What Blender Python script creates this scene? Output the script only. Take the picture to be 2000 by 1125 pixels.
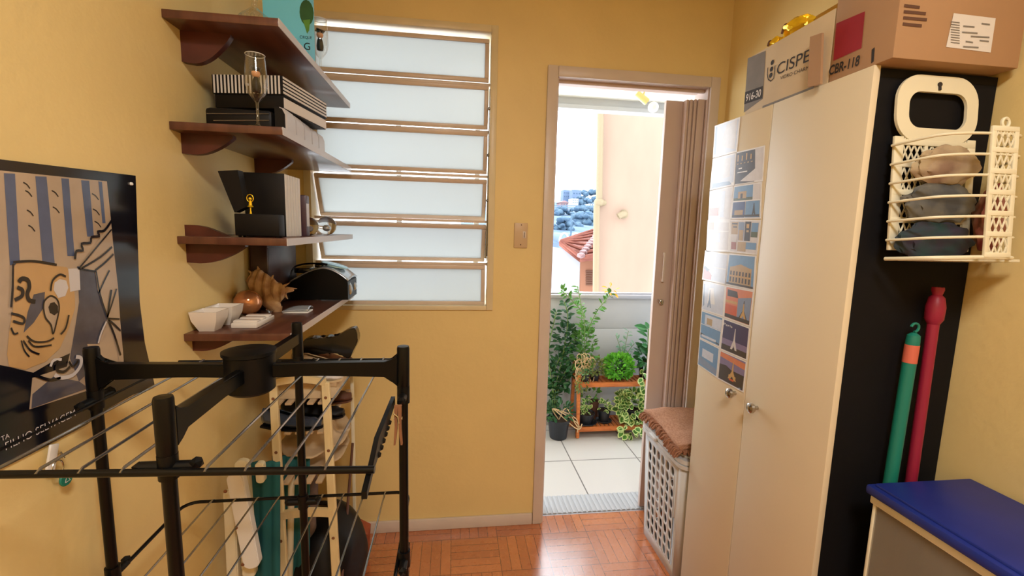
import bpy, bmesh, math, random
from mathutils import Vector, Matrix, noise
random.seed(7)
for o in list(bpy.data.objects): bpy.data.objects.remove(o)
SC = bpy.context.scene; COL = SC.collection
PI = math.pi
# ------------------------------------------------------------------ camera
W, H, FPX = 2000.0, 1125.0, 880.0
YAW, PIT, ROL = math.radians(7.48), math.radians(7.43), math.radians(1.52)
CAM = Vector((0, 0, 1.40))
fw = Vector((math.sin(YAW)*math.cos(PIT), math.cos(YAW)*math.cos(PIT), -math.sin(PIT)))
r0 = Vector((math.cos(YAW), -math.sin(YAW), 0)); u0 = r0.cross(fw)
rt = math.cos(ROL)*r0 + math.sin(ROL)*u0
up = -math.sin(ROL)*r0 + math.cos(ROL)*u0
cd = bpy.data.cameras.new('camera'); cam = bpy.data.objects.new('camera', cd); COL.objects.link(cam)
cam.matrix_world = Matrix(((rt.x, up.x, -fw.x, CAM.x), (rt.y, up.y, -fw.y, CAM.y), (rt.z, up.z, -fw.z, CAM.z), (0, 0, 0, 1)))
cd.sensor_width = 36; cd.lens = FPX/W*36; cd.clip_start = 0.02; cd.clip_end = 500
SC.camera = cam
def at(px, py, X=None, Y=None, Z=None):
    """real point where a sight line of the photograph meets a real plane"""
    v = (px-1000)*rt - (py-562.5)*up + FPX*fw
    if X is not None: t = (X-CAM.x)/v.x
    elif Y is not None: t = (Y-CAM.y)/v.y
    else: t = (Z-CAM.z)/v.z
    return CAM + v*t
# ------------------------------------------------------------------ light
SC.view_settings.view_transform = 'Standard'; SC.view_settings.look = 'None'
SC.view_settings.gamma = 1; SC.view_settings.use_curve_mapping = False
SC.view_settings.exposure = 0.58
wd = bpy.data.worlds.new('world'); SC.world = wd; wd.use_nodes = True
bg = wd.node_tree.nodes['Background']
bg.inputs[0].default_value = (0.87, 0.935, 1.0, 1); bg.inputs[1].default_value = 5.0
sun = bpy.data.lights.new('sun', 'SUN'); sun.energy = 0.5; sun.angle = math.radians(3); sun.color = (1, .93, .82)
so = bpy.data.objects.new('sun', sun); COL.objects.link(so)
so.rotation_euler = Vector((0.75, 0.62, -0.75)).to_track_quat('-Z', 'Y').to_euler()
def portal(name, loc, rot, sx, sy):
    l = bpy.data.lights.new(name, 'AREA'); l.shape = 'RECTANGLE'; l.size = sx; l.size_y = sy
    l.cycles.is_portal = True
    o = bpy.data.objects.new(name, l); COL.objects.link(o); o.location = loc; o.rotation_euler = rot
# daylight enters through the open side of the balcony
portal('sky_portal', (0.25, 3.2, 1.62), (-PI/2, 0, 0), 4.6, 1.5)
lamp = bpy.data.lights.new('added_fill_light', 'AREA'); lamp.shape = 'DISK'; lamp.size = 0.45  # added fill light, out of view, to brighten the room
lamp.energy = 25; lamp.color = (1.0, .975, .94)
lo = bpy.data.objects.new('added_fill_light', lamp); COL.objects.link(lo); lo.location = (0.25, -0.35, 2.475)
# ------------------------------------------------------------------ materials
def lin(c):
    def f(v):
        v /= 255.0
        return v/12.92 if v <= .04045 else ((v+.055)/1.055)**2.4
    return (f(c[0]), f(c[1]), f(c[2]), 1)
def mat(name, rgb, rough=.55, metal=0, trans=0, var=0.0, scale=20, bump=0, bscale=60, rgb2=None, coat=0, ior=1.45, stretch=None, emit=0, alpha=1):
    m = bpy.data.materials.new(name); m.use_nodes = True
    nt = m.node_tree; b = nt.nodes['Principled BSDF']
    b.inputs['Base Color'].default_value = lin(rgb); b.inputs['Roughness'].default_value = rough
    b.inputs['Metallic'].default_value = metal; b.inputs['Transmission Weight'].default_value = trans
    b.inputs['IOR'].default_value = ior; b.inputs['Coat Weight'].default_value = coat
    b.inputs['Coat Roughness'].default_value = .12; b.inputs['Alpha'].default_value = alpha
    if emit: b.inputs['Emission Color'].default_value = lin(rgb); b.inputs['Emission Strength'].default_value = emit
    if var or rgb2 or bump:
        tc = nt.nodes.new('ShaderNodeTexCoord'); mp = nt.nodes.new('ShaderNodeMapping')
        nt.links.new(tc.outputs['Object'], mp.inputs[0])
        if stretch: mp.inputs['Scale'].default_value = stretch
    if var or rgb2:
        nz = nt.nodes.new('ShaderNodeTexNoise'); nz.inputs['Scale'].default_value = scale; nz.inputs['Detail'].default_value = 5
        nt.links.new(mp.outputs[0], nz.inputs['Vector'])
        mx = nt.nodes.new('ShaderNodeMix'); mx.data_type = 'RGBA'
        c = lin(rgb); c2 = lin(rgb2) if rgb2 else tuple(min(1, v*(1-var)) for v in c[:3])+(1,)
        mx.inputs[6].default_value = c; mx.inputs[7].default_value = c2
        rp = nt.nodes.new('ShaderNodeMapRange'); rp.inputs[1].default_value = .35; rp.inputs[2].default_value = .65
        nt.links.new(nz.outputs[0], rp.inputs[0]); nt.links.new(rp.outputs[0], mx.inputs[0])
        nt.links.new(mx.outputs[2], b.inputs['Base Color'])
    if bump:
        n2 = nt.nodes.new('ShaderNodeTexNoise'); n2.inputs['Scale'].default_value = bscale; n2.inputs['Detail'].default_value = 4
        nt.links.new(mp.outputs[0], n2.inputs['Vector'])
        bp = nt.nodes.new('ShaderNodeBump'); bp.inputs['Strength'].default_value = bump; bp.inputs['Distance'].default_value = .004
        nt.links.new(n2.outputs[0], bp.inputs['Height']); nt.links.new(bp.outputs[0], b.inputs['Normal'])
    return m
M = {}
M['wall'] = mat('yellow_wall_paint', (232, 205, 140), .5, var=.06, scale=3, bump=.25, bscale=40)
M['wallback'] = M['wall']
M['ceil'] = mat('white_ceiling_paint', (232, 228, 215), .8, var=.04, scale=4)
M['trim'] = mat('beige_gloss_trim', (214, 198, 184), .35, var=.05, scale=8)
M['winframe'] = mat('cream_window_enamel', (222, 205, 165), .35, var=.08, scale=10)
M['sash'] = mat('sash_enamel', (214, 194, 176), .35, var=.08, scale=10)
M['doorleaf'] = mat('door_leaf_paint', (204, 182, 170), .38, var=.05, scale=6)
M['shelf'] = mat('brown_wood_laminate', (100, 60, 44), .32, rgb2=(82, 47, 35), scale=3, stretch=(14, 1, 2), coat=.25)
M['shelfend'] = mat('dark_bracket_wood', (88, 42, 32), .35, rgb2=(70, 32, 24), scale=12)
M['band'] = mat('pale_edge_band', (196, 190, 192), .3)
M['blackmetal'] = mat('black_enamel', (6, 6, 7), .3)
M['blackplastic'] = mat('black_plastic', (7, 7, 8), .4)
M['wire'] = mat('grey_wire', (150, 148, 146), .2, metal=.9)
M['black'] = mat('matt_black_cover', (10, 8, 10), .5)
M['blackgloss'] = mat('gloss_black', (8, 8, 10), .15, coat=.5)
M['white'] = mat('white_plastic', (232, 230, 226), .35)
M['cream'] = mat('cream_plastic', (226, 218, 190), .45)
M['creamwood'] = mat('pale_beech', (222, 200, 152), .45, var=.1, scale=8, stretch=(8, 8, 1))
M['ceramic'] = mat('white_ceramic', (226, 216, 206), .15, coat=.4)
M['page'] = mat('white_pages', (216, 210, 205), .6)
M['wardrobe'] = mat('cream_laminate', (218, 202, 172), .5, var=.03, scale=3)
M['wardside'] = mat('black_side_panel', (7, 6, 10), .75, var=.3, scale=40)
M['chrome'] = mat('satin_nickel', (190, 186, 180), .22, metal=1)
M['card'] = mat('cardboard', (172, 134, 98), .85, var=.05, scale=6)
M['cardpale'] = mat('pale_cardboard', (206, 184, 150), .8, var=.08, scale=10)
M['cardgrey'] = mat('grey_print', (128, 122, 116), .7, var=.12, scale=30)
M['ink'] = mat('dark_ink', (46, 40, 36), .7)
M['red'] = mat('red_print', (150, 28, 40), .6, var=.1, scale=20)
M['gold'] = mat('gold_foil', (250, 206, 40), .22, metal=.55, bump=.8, bscale=30)
M['teal'] = mat('teal_fabric', (24, 92, 96), .8, var=.4, scale=9, stretch=(1, 1, .2))
M['glass'] = mat('clear_glass', (255, 255, 255), .02, trans=1, ior=1.3)
M['blue'] = mat('blue_plastic_lid', (28, 44, 124), .45, var=.12, scale=12)
M['clearbox'] = mat('cloudy_plastic', (198, 186, 164), .25, trans=.75, ior=1.1)
M['green'] = mat('green_handle_plastic', (24, 118, 100), .45)
M['orangeband'] = mat('salmon_band', (206, 104, 82), .5)
M['magenta'] = mat('crimson_handle_plastic', (146, 30, 56), .45)
M['hamper'] = mat('pale_grey_plastic', (206, 204, 202), .4)
M['towel'] = mat('brown_waffle_cloth', (186, 138, 108), .95, rgb2=(160, 112, 84), scale=140, bump=1, bscale=260)
M['fringe'] = mat('brown_fringe', (158, 108, 80), .95, var=.3, scale=60)
M['beigecloth'] = mat('beige_canvas', (196, 168, 132), .9, var=.15, scale=12)
M['brownleather'] = mat('brown_leather', (98, 60, 42), .6, var=.3, scale=20)
M['brownsuede'] = mat('brown_suede', (134, 88, 56), .9, var=.2, scale=20)
M['greyleather'] = mat('slate_patent', (48, 58, 72), .15, coat=.6)
M['copper'] = mat('coppery_glaze', (206, 146, 96), .16, metal=.55, rgb2=(186, 104, 62), scale=8, coat=.6)
M['shell'] = mat('shell_brown', (204, 168, 126), .7, rgb2=(160, 118, 84), scale=30, bump=.6, bscale=50)
M['silver'] = mat('silver_plastic', (196, 206, 216), .18, metal=.6)
M['aqua'] = mat('turquoise_card', (112, 206, 236), .5, var=.12, scale=5)
M['skin'] = mat('doll_peach', (216, 160, 120), .6)
M['terrawood'] = mat('orange_plant_wood', (206, 122, 62), .5, rgb2=(180, 98, 46), scale=8, stretch=(2, 10, 10))
M['pot'] = mat('black_pot', (30, 34, 42), .4)
M['soil'] = mat('soil', (60, 44, 34), .95, var=.3, scale=50)
M['leafA'] = mat('mid_green_leaf', (86, 142, 54), .5, var=.35, scale=14)
M['leafB'] = mat('bright_green_leaf', (120, 196, 58), .5, rgb2=(80, 158, 44), scale=14)
M['leafC'] = mat('dark_green_leaf', (40, 92, 48), .45, var=.35, scale=14)
M['leafD'] = mat('cream_leaf_edge', (206, 222, 150), .5)
M['leafE'] = mat('yellow_leaf', (226, 176, 40), .5)
M['stem'] = mat('dry_vine', (206, 178, 138), .7)
M['greenstem'] = mat('green_stem', (110, 140, 70), .6)
M['neigh'] = mat('peach_stucco', (130, 108, 92), .9, rgb2=(120, 99, 84), scale=1.6, stretch=(1, 1, .35))
M['neighcream'] = mat('cream_pipe', (112, 98, 74), .7)
M['whitehouse'] = mat('white_render', (160, 164, 168), .9)
M['pinkhouse'] = mat('pink_render', (140, 98, 76), .9)
M['shutter'] = mat('shutter_brown', (92, 62, 48), .7)
M['hazegreen'] = mat('hazed_hill', (74, 94, 118), .95, rgb2=(56, 76, 98), scale=.9)  # distance haze put into the flat colours of hill, trees and far buildings
M['hazetree'] = mat('hazed_foliage', (70, 92, 108), .95, rgb2=(46, 68, 90), scale=2)
M['hazebldg'] = mat('hazed_building', (88, 104, 128), .9)
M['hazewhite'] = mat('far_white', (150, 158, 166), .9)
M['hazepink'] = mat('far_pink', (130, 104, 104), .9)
M['parapet'] = mat('grey_parapet_panel', (176, 178, 182), .45, var=.04, scale=6)
M['alu'] = mat('aluminium', (178, 178, 184), .35, metal=.5)
M['lampcream'] = mat('cream_lamp_metal', (226, 200, 130), .4)
M['bulb'] = mat('opal_bulb', (240, 236, 228), .3)
M['laundry'] = mat('laundry_cloth', (130, 120, 116), .9, rgb2=(60, 54, 60), scale=9)
M['laundryb'] = mat('white_laundry', (206, 200, 196), .9)
M['soleb'] = mat('rubber_sole', (198, 176, 140), .8)
for k_ in ('black', 'blackplastic', 'blackmetal', 'wardside'): M[k_].node_tree.nodes['Principled BSDF'].inputs['Specular IOR Level'].default_value = .3
# parquet
def parquet():
    m = bpy.data.materials.new('parquet_blocks'); m.use_nodes = True; nt = m.node_tree; b = nt.nodes['Principled BSDF']
    N = nt.nodes.new; Lk = nt.links.new
    def mth(op, a, b_=None, c=None):
        n = N('ShaderNodeMath'); n.operation = op
        for i, v in enumerate((a, b_, c)):
            if v is None: continue
            if isinstance(v, (int, float)): n.inputs[i].default_value = v
            else: Lk(v, n.inputs[i])
        return n.outputs[0]
    tc = N('ShaderNodeTexCoord'); sp = N('ShaderNodeSeparateXYZ'); Lk(tc.outputs['Object'], sp.inputs[0])
    T = 0.21; K = 5
    u = mth('DIVIDE', sp.outputs[0], T); v = mth('DIVIDE', sp.outputs[1], T)
    fu = mth('FLOOR', u); fv = mth('FLOOR', v)
    par = mth('MODULO', mth('ABSOLUTE', mth('ADD', fu, fv)), 2)
    cu = mth('SUBTRACT', u, fu); cv = mth('SUBTRACT', v, fv)
    mix = mth('ADD', mth('MULTIPLY', cu, par), mth('MULTIPLY', cv, mth('SUBTRACT', 1, par)))
    mixo = mth('ADD', mth('MULTIPLY', cv, par), mth('MULTIPLY', cu, mth('SUBTRACT', 1, par)))
    s = mth('MULTIPLY', mix, K); fs = mth('FLOOR', s); cs = mth('SUBTRACT', s, fs)
    edge = mth('LESS_THAN', mth('MINIMUM', cs, mth('SUBTRACT', 1, cs)), .035)
    edge2 = mth('LESS_THAN', mth('MINIMUM', mixo, mth('SUBTRACT', 1, mixo)), .008)
    ed = mth('MAXIMUM', edge, edge2)
    cmb = N('ShaderNodeCombineXYZ'); Lk(fu, cmb.inputs[0]); Lk(fv, cmb.inputs[1]); Lk(fs, cmb.inputs[2])
    wn = N('ShaderNodeTexWhiteNoise'); wn.noise_dimensions = '3D'; Lk(cmb.outputs[0], wn.inputs['Vector'])
    nz = N('ShaderNodeTexNoise'); nz.inputs['Scale'].default_value = 30; nz.inputs['Detail'].default_value = 6; Lk(tc.outputs['Object'], nz.inputs['Vector'])
    t = mth('ADD', mth('MULTIPLY', wn.outputs[0], .6), mth('MULTIPLY', nz.outputs[0], .5))
    mx = N('ShaderNodeMix'); mx.data_type = 'RGBA'; mx.inputs[6].default_value = lin((202, 122, 70)); mx.inputs[7].default_value = lin((168, 92, 50)); Lk(t, mx.inputs[0])
    m2 = N('ShaderNodeMix'); m2.data_type = 'RGBA'; m2.inputs[7].default_value = lin((110, 56, 28)); Lk(ed, m2.inputs[0]); Lk(mx.outputs[2], m2.inputs[6])
    Lk(m2.outputs[2], b.inputs['Base Color']); b.inputs['Roughness'].default_value = .3
    rr = mth('ADD', mth('MULTIPLY', nz.outputs[0], .16), .2); Lk(rr, b.inputs['Roughness'])
    b.inputs['Coat Weight'].default_value = 1.0; b.inputs['Coat Roughness'].default_value = .18; b.inputs['Coat IOR'].default_value = 1.9
    return m
M['parquet'] = parquet()
def tiles(name, c, T, x0, y0, grout, gc):
    m = bpy.data.materials.new(name); m.use_nodes = True; nt = m.node_tree; b = nt.nodes['Principled BSDF']
    tc = nt.nodes.new('ShaderNodeTexCoord'); mp = nt.nodes.new('ShaderNodeMapping'); nt.links.new(tc.outputs['Object'], mp.inputs[0])
    mp.inputs['Location'].default_value = (-x0, -y0, 0)
    br = nt.nodes.new('ShaderNodeTexBrick'); br.offset = 0; br.squash = 1
    br.inputs['Scale'].default_value = 1; br.inputs['Brick Width'].default_value = T; br.inputs['Row Height'].default_value = T
    br.inputs['Mortar Size'].default_value = grout; br.inputs['Mortar Smooth'].default_value = 0
    br.inputs['Color1'].default_value = lin(c); br.inputs['Color2'].default_value = lin([v*.98 for v in c]); br.inputs['Mortar'].default_value = lin(gc)
    nt.links.new(mp.outputs[0], br.inputs['Vector']); nt.links.new(br.outputs[0], b.inputs['Base Color'])
    b.inputs['Roughness'].default_value = .35
    return m
M['tile'] = tiles('balcony_tile', (196, 192, 188), .425, .73, 2.545, .0035, (110, 106, 104))
def frosted():
    m = bpy.data.materials.new('frosted_glass'); m.use_nodes = True; nt = m.node_tree; nt.nodes.clear()
    out = nt.nodes.new('ShaderNodeOutputMaterial'); tr = nt.nodes.new('ShaderNodeBsdfTranslucent'); gl = nt.nodes.new('ShaderNodeBsdfGlossy')
    df = nt.nodes.new('ShaderNodeBsdfDiffuse'); m1 = nt.nodes.new('ShaderNodeMixShader'); m2 = nt.nodes.new('ShaderNodeMixShader')
    tr.inputs[0].default_value = (.53, .545, .54, 1); df.inputs[0].default_value = (.8, .82, .82, 1)
    gl.inputs['Roughness'].default_value = .3; gl.inputs[0].default_value = (1, 1, 1, 1)
    m1.inputs[0].default_value = .06; m2.inputs[0].default_value = .05
    nt.links.new(tr.outputs[0], m1.inputs[1]); nt.links.new(df.outputs[0], m1.inputs[2])
    nt.links.new(m1.outputs[0], m2.inputs[1]); nt.links.new(gl.outputs[0], m2.inputs[2]); nt.links.new(m2.outputs[0], out.inputs[0])
    return m
M['frost'] = frosted()
def thinglass(name, tint=(.97, .98, .97), refl=.10):
    m = bpy.data.materials.new(name); m.use_nodes = True; nt = m.node_tree; nt.nodes.clear()
    out = nt.nodes.new('ShaderNodeOutputMaterial'); tr = nt.nodes.new('ShaderNodeBsdfTransparent'); gl = nt.nodes.new('ShaderNodeBsdfGlossy')
    fr = nt.nodes.new('ShaderNodeLayerWeight'); fr.inputs[0].default_value = .28
    mr = nt.nodes.new('ShaderNodeMapRange'); mr.inputs[3].default_value = refl*.5; mr.inputs[4].default_value = .75
    mx = nt.nodes.new('ShaderNodeMixShader'); tr.inputs[0].default_value = tint+(1,); gl.inputs['Roughness'].default_value = .05
    nt.links.new(fr.outputs['Facing'], mr.inputs[0]); nt.links.new(mr.outputs[0], mx.inputs[0])
    nt.links.new(tr.outputs[0], mx.inputs[1]); nt.links.new(gl.outputs[0], mx.inputs[2]); nt.links.new(mx.outputs[0], out.inputs[0])
    return m
M['thinglass'] = thinglass('thin_clear_glass'); M['boxside'] = mat('cloudy_box_wall', (150, 142, 128), .3, alpha=.5)
# ------------------------------------------------------------------ mesh builder
class MB:
    def __init__(s): s.bm = bmesh.new(); s.mi = 0
    def _mark(s, n0):
        s.bm.faces.ensure_lookup_table()
        for f in s.bm.faces[n0:]: f.material_index = s.mi; f.smooth = True
    def box(s, lo, hi, bev=0.0, mtx=None, seg=2):
        n0 = len(s.bm.faces)
        vs = bmesh.ops.create_cube(s.bm, size=1)['verts']
        c = [(lo[i]+hi[i])/2 for i in range(3)]; d = [abs(hi[i]-lo[i]) for i in range(3)]
        for v in vs: v.co = Vector((c[0]+v.co.x*d[0], c[1]+v.co.y*d[1], c[2]+v.co.z*d[2]))
        if bev > 0:
            es = list({e for v in vs for e in v.link_edges})
            r = bmesh.ops.bevel(s.bm, geom=es, offset=min(bev, min(d)*.49), segments=seg, profile=.5, affect='EDGES')
            vs = list({v for f in r['faces'] for v in f.verts} | {v for v in vs if v.is_valid})
        if mtx is not None:
            for v in vs: v.co = mtx @ v.co
        s._mark(n0)
        return s
    def cyl(s, a, b, r, r2=None, seg=16, cap=True):
        n0 = len(s.bm.faces); a = Vector(a); b = Vector(b); r2 = r if r2 is None else r2
        q = (b-a).to_track_quat('Z', 'Y')
        A = []; B = []
        for i in range(seg):
            t = 2*PI*i/seg; d = q @ Vector((math.cos(t), math.sin(t), 0))
            A.append(s.bm.verts.new(a+d*r)); B.append(s.bm.verts.new(b+d*r2))
        for i in range(seg):
            j = (i+1) % seg; s.bm.faces.new((A[i], A[j], B[j], B[i]))
        if cap: s.bm.faces.new(A[::-1]); s.bm.faces.new(B)
        s._mark(n0); return s
    def tube(s, pts, r, seg=8, closed=False, flat=None):
        n0 = len(s.bm.faces); pts = [Vector(p) for p in pts]; n = len(pts); rings = []
        rr = r if isinstance(r, (list, tuple)) else [r]*n
        prev = None
        for k, p in enumerate(pts):
            if closed: t = pts[(k+1) % n]-pts[k-1]
            else: t = pts[min(k+1, n-1)]-pts[max(k-1, 0)]
            t.normalize()
            if prev is None:
                ref = Vector((0, 0, 1)) if abs(t.z) < .9 else Vector((1, 0, 0)); x = t.cross(ref).normalized()
            else: x = (prev - t*prev.dot(t)).normalized()
            prev = x; y = t.cross(x)
            fx, fy = flat if flat else (1, 1)
            rings.append([s.bm.verts.new(p+rr[k]*(fx*math.cos(2*PI*i/seg)*x+fy*math.sin(2*PI*i/seg)*y)) for i in range(seg)])
        m = n if closed else n-1
        for k in range(m):
            A = rings[k]; B = rings[(k+1) % n]
            for i in range(seg):
                j = (i+1) % seg; s.bm.faces.new((A[i], A[j], B[j], B[i]))
        if not closed: s.bm.faces.new(rings[0][::-1]); s.bm.faces.new(rings[-1])
        s._mark(n0); return s
    def lathe(s, prof, loc, seg=28, axis=(0, 0, 1), sc=(1, 1, 1)):
        n0 = len(s.bm.faces); loc = Vector(loc); q = Vector(axis).to_track_quat('Z', 'Y'); rings = []
        for (r, z) in prof:
            rings.append([s.bm.verts.new(loc + q @ Vector((sc[0]*r*math.cos(2*PI*i/seg), sc[1]*r*math.sin(2*PI*i/seg), sc[2]*z))) for i in range(seg)])
        for k in range(len(prof)-1):
            A, B = rings[k], rings[k+1]
            for i in range(seg):
                j = (i+1) % seg; s.bm.faces.new((A[i], A[j], B[j], B[i]))
        if prof[0][0] > 1e-6: s.bm.faces.new(rings[0][::-1])
        if prof[-1][0] > 1e-6: s.bm.faces.new(rings[-1])
        s._mark(n0); return s
    def ball(s, c, r, sc=(1, 1, 1), sub=3, mtx=None):
        n0 = len(s.bm.faces)
        vs = bmesh.ops.create_icosphere(s.bm, subdivisions=sub, radius=r)['verts']
        for v in vs:
            v.co = Vector((v.co.x*sc[0], v.co.y*sc[1], v.co.z*sc[2]))
            if mtx is not None: v.co = mtx @ v.co
            v.co += Vector(c)
        s._mark(n0); return s
    def prism(s, pts, n, flatshade=True):
        """polygon of 3D points pushed along vector n"""
        n0 = len(s.bm.faces); n = Vector(n)
        A = [s.bm.verts.new(Vector(p)) for p in pts]; B = [s.bm.verts.new(Vector(p)+n) for p in pts]
        k = len(A)
        s.bm.faces.new(A[::-1]); s.bm.faces.new(B)
        for i in range(k):
            j = (i+1) % k; s.bm.faces.new((A[i], A[j], B[j], B[i]))
        s._mark(n0); return s
    def face(s, pts):
        n0 = len(s.bm.faces); s.bm.faces.new([s.bm.verts.new(Vector(p)) for p in pts]); s._mark(n0); return s
    def grid(s, fn, nu, nv):
        n0 = len(s.bm.faces)
        V = [[s.bm.verts.new(Vector(fn(i/nu, j/nv))) for j in range(nv+1)] for i in range(nu+1)]
        for i in range(nu):
            for j in range(nv): s.bm.faces.new((V[i][j], V[i+1][j], V[i+1][j+1], V[i][j+1]))
        s._mark(n0); return s
    def build(s, name, mats, parent=None, solid=0, sub=0, normals=True):
        if normals: bmesh.ops.recalc_face_normals(s.bm, faces=s.bm.faces[:])
        me = bpy.data.meshes.new(name); s.bm.to_mesh(me); s.bm.free()
        if not isinstance(mats, (list, tuple)): mats = [mats]
        for m in mats: me.materials.append(M[m] if isinstance(m, str) else m)
        try: me.set_sharp_from_angle(angle=math.radians(38))
        except Exception: pass
        o = bpy.data.objects.new(name, me); COL.objects.link(o)
        if parent is not None: o.parent = parent; o.matrix_parent_inverse = Matrix.Translation(parent.location).inverted()
        if solid: md = o.modifiers.new('solid', 'SOLIDIFY'); md.thickness = solid; md.offset = 0
        if sub: md = o.modifiers.new('sub', 'SUBSURF'); md.levels = sub; md.render_levels = sub
        return o
def rimbevel(m, axis, off, seg=2):
    es = [e for e in m.bm.edges if abs(e.verts[0].co[axis]-e.verts[1].co[axis]) < 1e-6]
    bmesh.ops.bevel(m.bm, geom=es, offset=off, segments=seg, affect='EDGES', clamp_overlap=True)
def tag(o, label=None, cat=None, group=None, kind=None):
    if label: o['label'] = label
    if cat: o['category'] = cat
    if group: o['group'] = group
    if kind: o['kind'] = kind
    return o
def thing(name, loc, label, cat, group=None):
    e = bpy.data.objects.new(name, None); e.empty_display_size = .05; COL.objects.link(e); e.location = Vector(loc)
    return tag(e, label, cat, group)
def struct(name, loc=(0, 0, 0)):
    e = bpy.data.objects.new(name, None); e.empty_display_size = .05; COL.objects.link(e); e.location = Vector(loc)
    e['kind'] = 'structure'; return e
def copy_tree(o, parent=None):
    c = o.copy(); COL.objects.link(c)
    if parent is not None: c.parent = parent
    for ch in list(o.children): copy_tree(ch, c)
    return c
FONT = None
def text(name, s, origin, xdir, updir, height, m, parent, width=None, ext=.0004, bold=0.0):
    """raised printed lettering; height = cap height, width = total width"""
    cu = bpy.data.curves.new(name, 'FONT'); cu.body = s; cu.size = 1; cu.extrude = 0; cu.offset = bold
    tmp = bpy.data.objects.new('tmp', cu); COL.objects.link(tmp)
    bpy.context.view_layer.update()
    dg = bpy.context.evaluated_depsgraph_get()
    me = bpy.data.meshes.new_from_object(tmp.evaluated_get(dg)); COL.objects.unlink(tmp); bpy.data.objects.remove(tmp)
    xs = [v.co.x for v in me.vertices]; ys = [v.co.y for v in me.vertices]
    x0, x1 = min(xs), max(xs); y0, y1 = min(ys), max(ys)
    X = Vector(xdir).normalized(); U = Vector(updir); U = (U-X*U.dot(X)).normalized()
    sy = height/(y1-y0) ; sx = (width/(x1-x0)) if width else sy
    og = Vector(origin)
    for v in me.vertices:
        v.co = og + X*((v.co.x-x0)*sx) + U*((v.co.y-y0)*sy)
    me.materials.clear(); me.materials.append(M[m])
    o = bpy.data.objects.new(name, me); COL.objects.link(o)
    if parent is not None: o.parent = parent; o.matrix_parent_inverse = Matrix.Translation(parent.location).inverted()
    return o
def ribbon(mb, pts, w, nrm, off):
    """flat drawn stroke: list of 3D points on a plane with normal nrm, raised by off"""
    nrm = Vector(nrm); pts = [Vector(p) for p in pts]; n = len(pts); L = []; R_ = []
    ws = w if isinstance(w, (list, tuple)) else [w]*n
    for k in range(n):
        t = (pts[min(k+1, n-1)]-pts[max(k-1, 0)]).normalized(); s = nrm.cross(t).normalized()
        L.append(pts[k]+s*ws[k]/2+nrm*off); R_.append(pts[k]-s*ws[k]/2+nrm*off)
    for k in range(n-1): mb.face((L[k], L[k+1], R_[k+1], R_[k]))
def smooth_path(p, k=6):
    p = [Vector(q) for q in p]; out = []
    for i in range(len(p)-1):
        a = p[max(i-1, 0)]; b = p[i]; c = p[i+1]; d = p[min(i+2, len(p)-1)]
        for j in range(k):
            t = j/k; out.append(.5*((2*b)+(c-a)*t+(2*a-5*b+4*c-d)*t*t+(3*b-a-3*c+d)*t**3))
    out.append(p[-1]); return out
# ================================================================== SETTING
XL, XRW, YB, YF, ZC = -.67, 1.205, 1.975, -1.45, 2.55
YO = 2.09                       # outer face of the back wall
DX0, DX1, DZ = .432, 1.122, 2.045   # doorway
WX0, WX1, WZ0, WZ1 = -.603, .168, 1.046, 2.222   # window opening
def sbox(name, lo, hi, m, bev=0):
    return tag(MB().box(lo, hi, bev).build(name, m), kind='structure')
sbox('floor', (XL-.15, YF-.15, -.1), (XRW+.15, 2.02, 0), 'parquet')
sbox('ceiling', (XL-.15, YF-.15, ZC), (XRW+.15, YO, ZC+.12), 'ceil')
sbox('wall_left', (XL-.15, YF, 0), (XL, YO, ZC), 'wall')
sbox('wall_right', (XRW, YF, 0), (XRW+.15, YO, ZC), 'wall')
sbox('wall_front', (XL-.15, YF-.15, 0), (XRW+.15, YF, ZC), 'wall')
w = MB()
w.box((XL, YB, 0), (WX0, YO, ZC)); w.box((WX0, YB, 0), (WX1, YO, WZ0)); w.box((WX0, YB, WZ1), (WX1, YO, ZC))
w.box((WX1, YB, 0), (DX0-.012, YO, ZC)); w.box((DX0-.012, YB, DZ+.012), (DX1+.012, YO, ZC)); w.box((DX1+.012, YB, 0), (XRW, YO, ZC))
tag(w.build('wall_back', 'wall'), kind='structure')
b = MB(); b.box((XL+.01, YB-.014, 0), (.384, YB, .055), .004)
tag(b.build('baseboard_back', 'trim'), kind='structure')
tag(MB().box((XL, YF, 0), (XL+.014, YB-.02, .055), .004).build('baseboard_left', 'trim'), kind='structure')
# door frame
d = struct('door_1', (DX0, YB, 0))
c = MB(); yy = YB-.013
c.box((.386, yy, 0), (DX0, YB, DZ+.045), .004); c.box((DX1, yy, 0), (1.166, YB, DZ+.045), .004); c.box((DX0, yy, DZ), (DX1, YB, DZ+.045), .004)
c.build('door_casing', 'trim', d)
c = MB(); c.box((DX0-.012, YB, 0), (DX0+.006, YO, DZ+.012)); c.box((DX1-.006, YB, 0), (DX1+.012, YO, DZ+.012)); c.box((DX0, YB, DZ), (DX1, YO, DZ+.012))
c.box((DX0+.006, YB+.05, 0), (DX0+.012, YO, DZ-.004)); c.box((DX0, YB+.03, DZ-.014), (DX1, YB+.04, DZ))
c.build('door_jamb', 'doorleaf', d)
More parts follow.
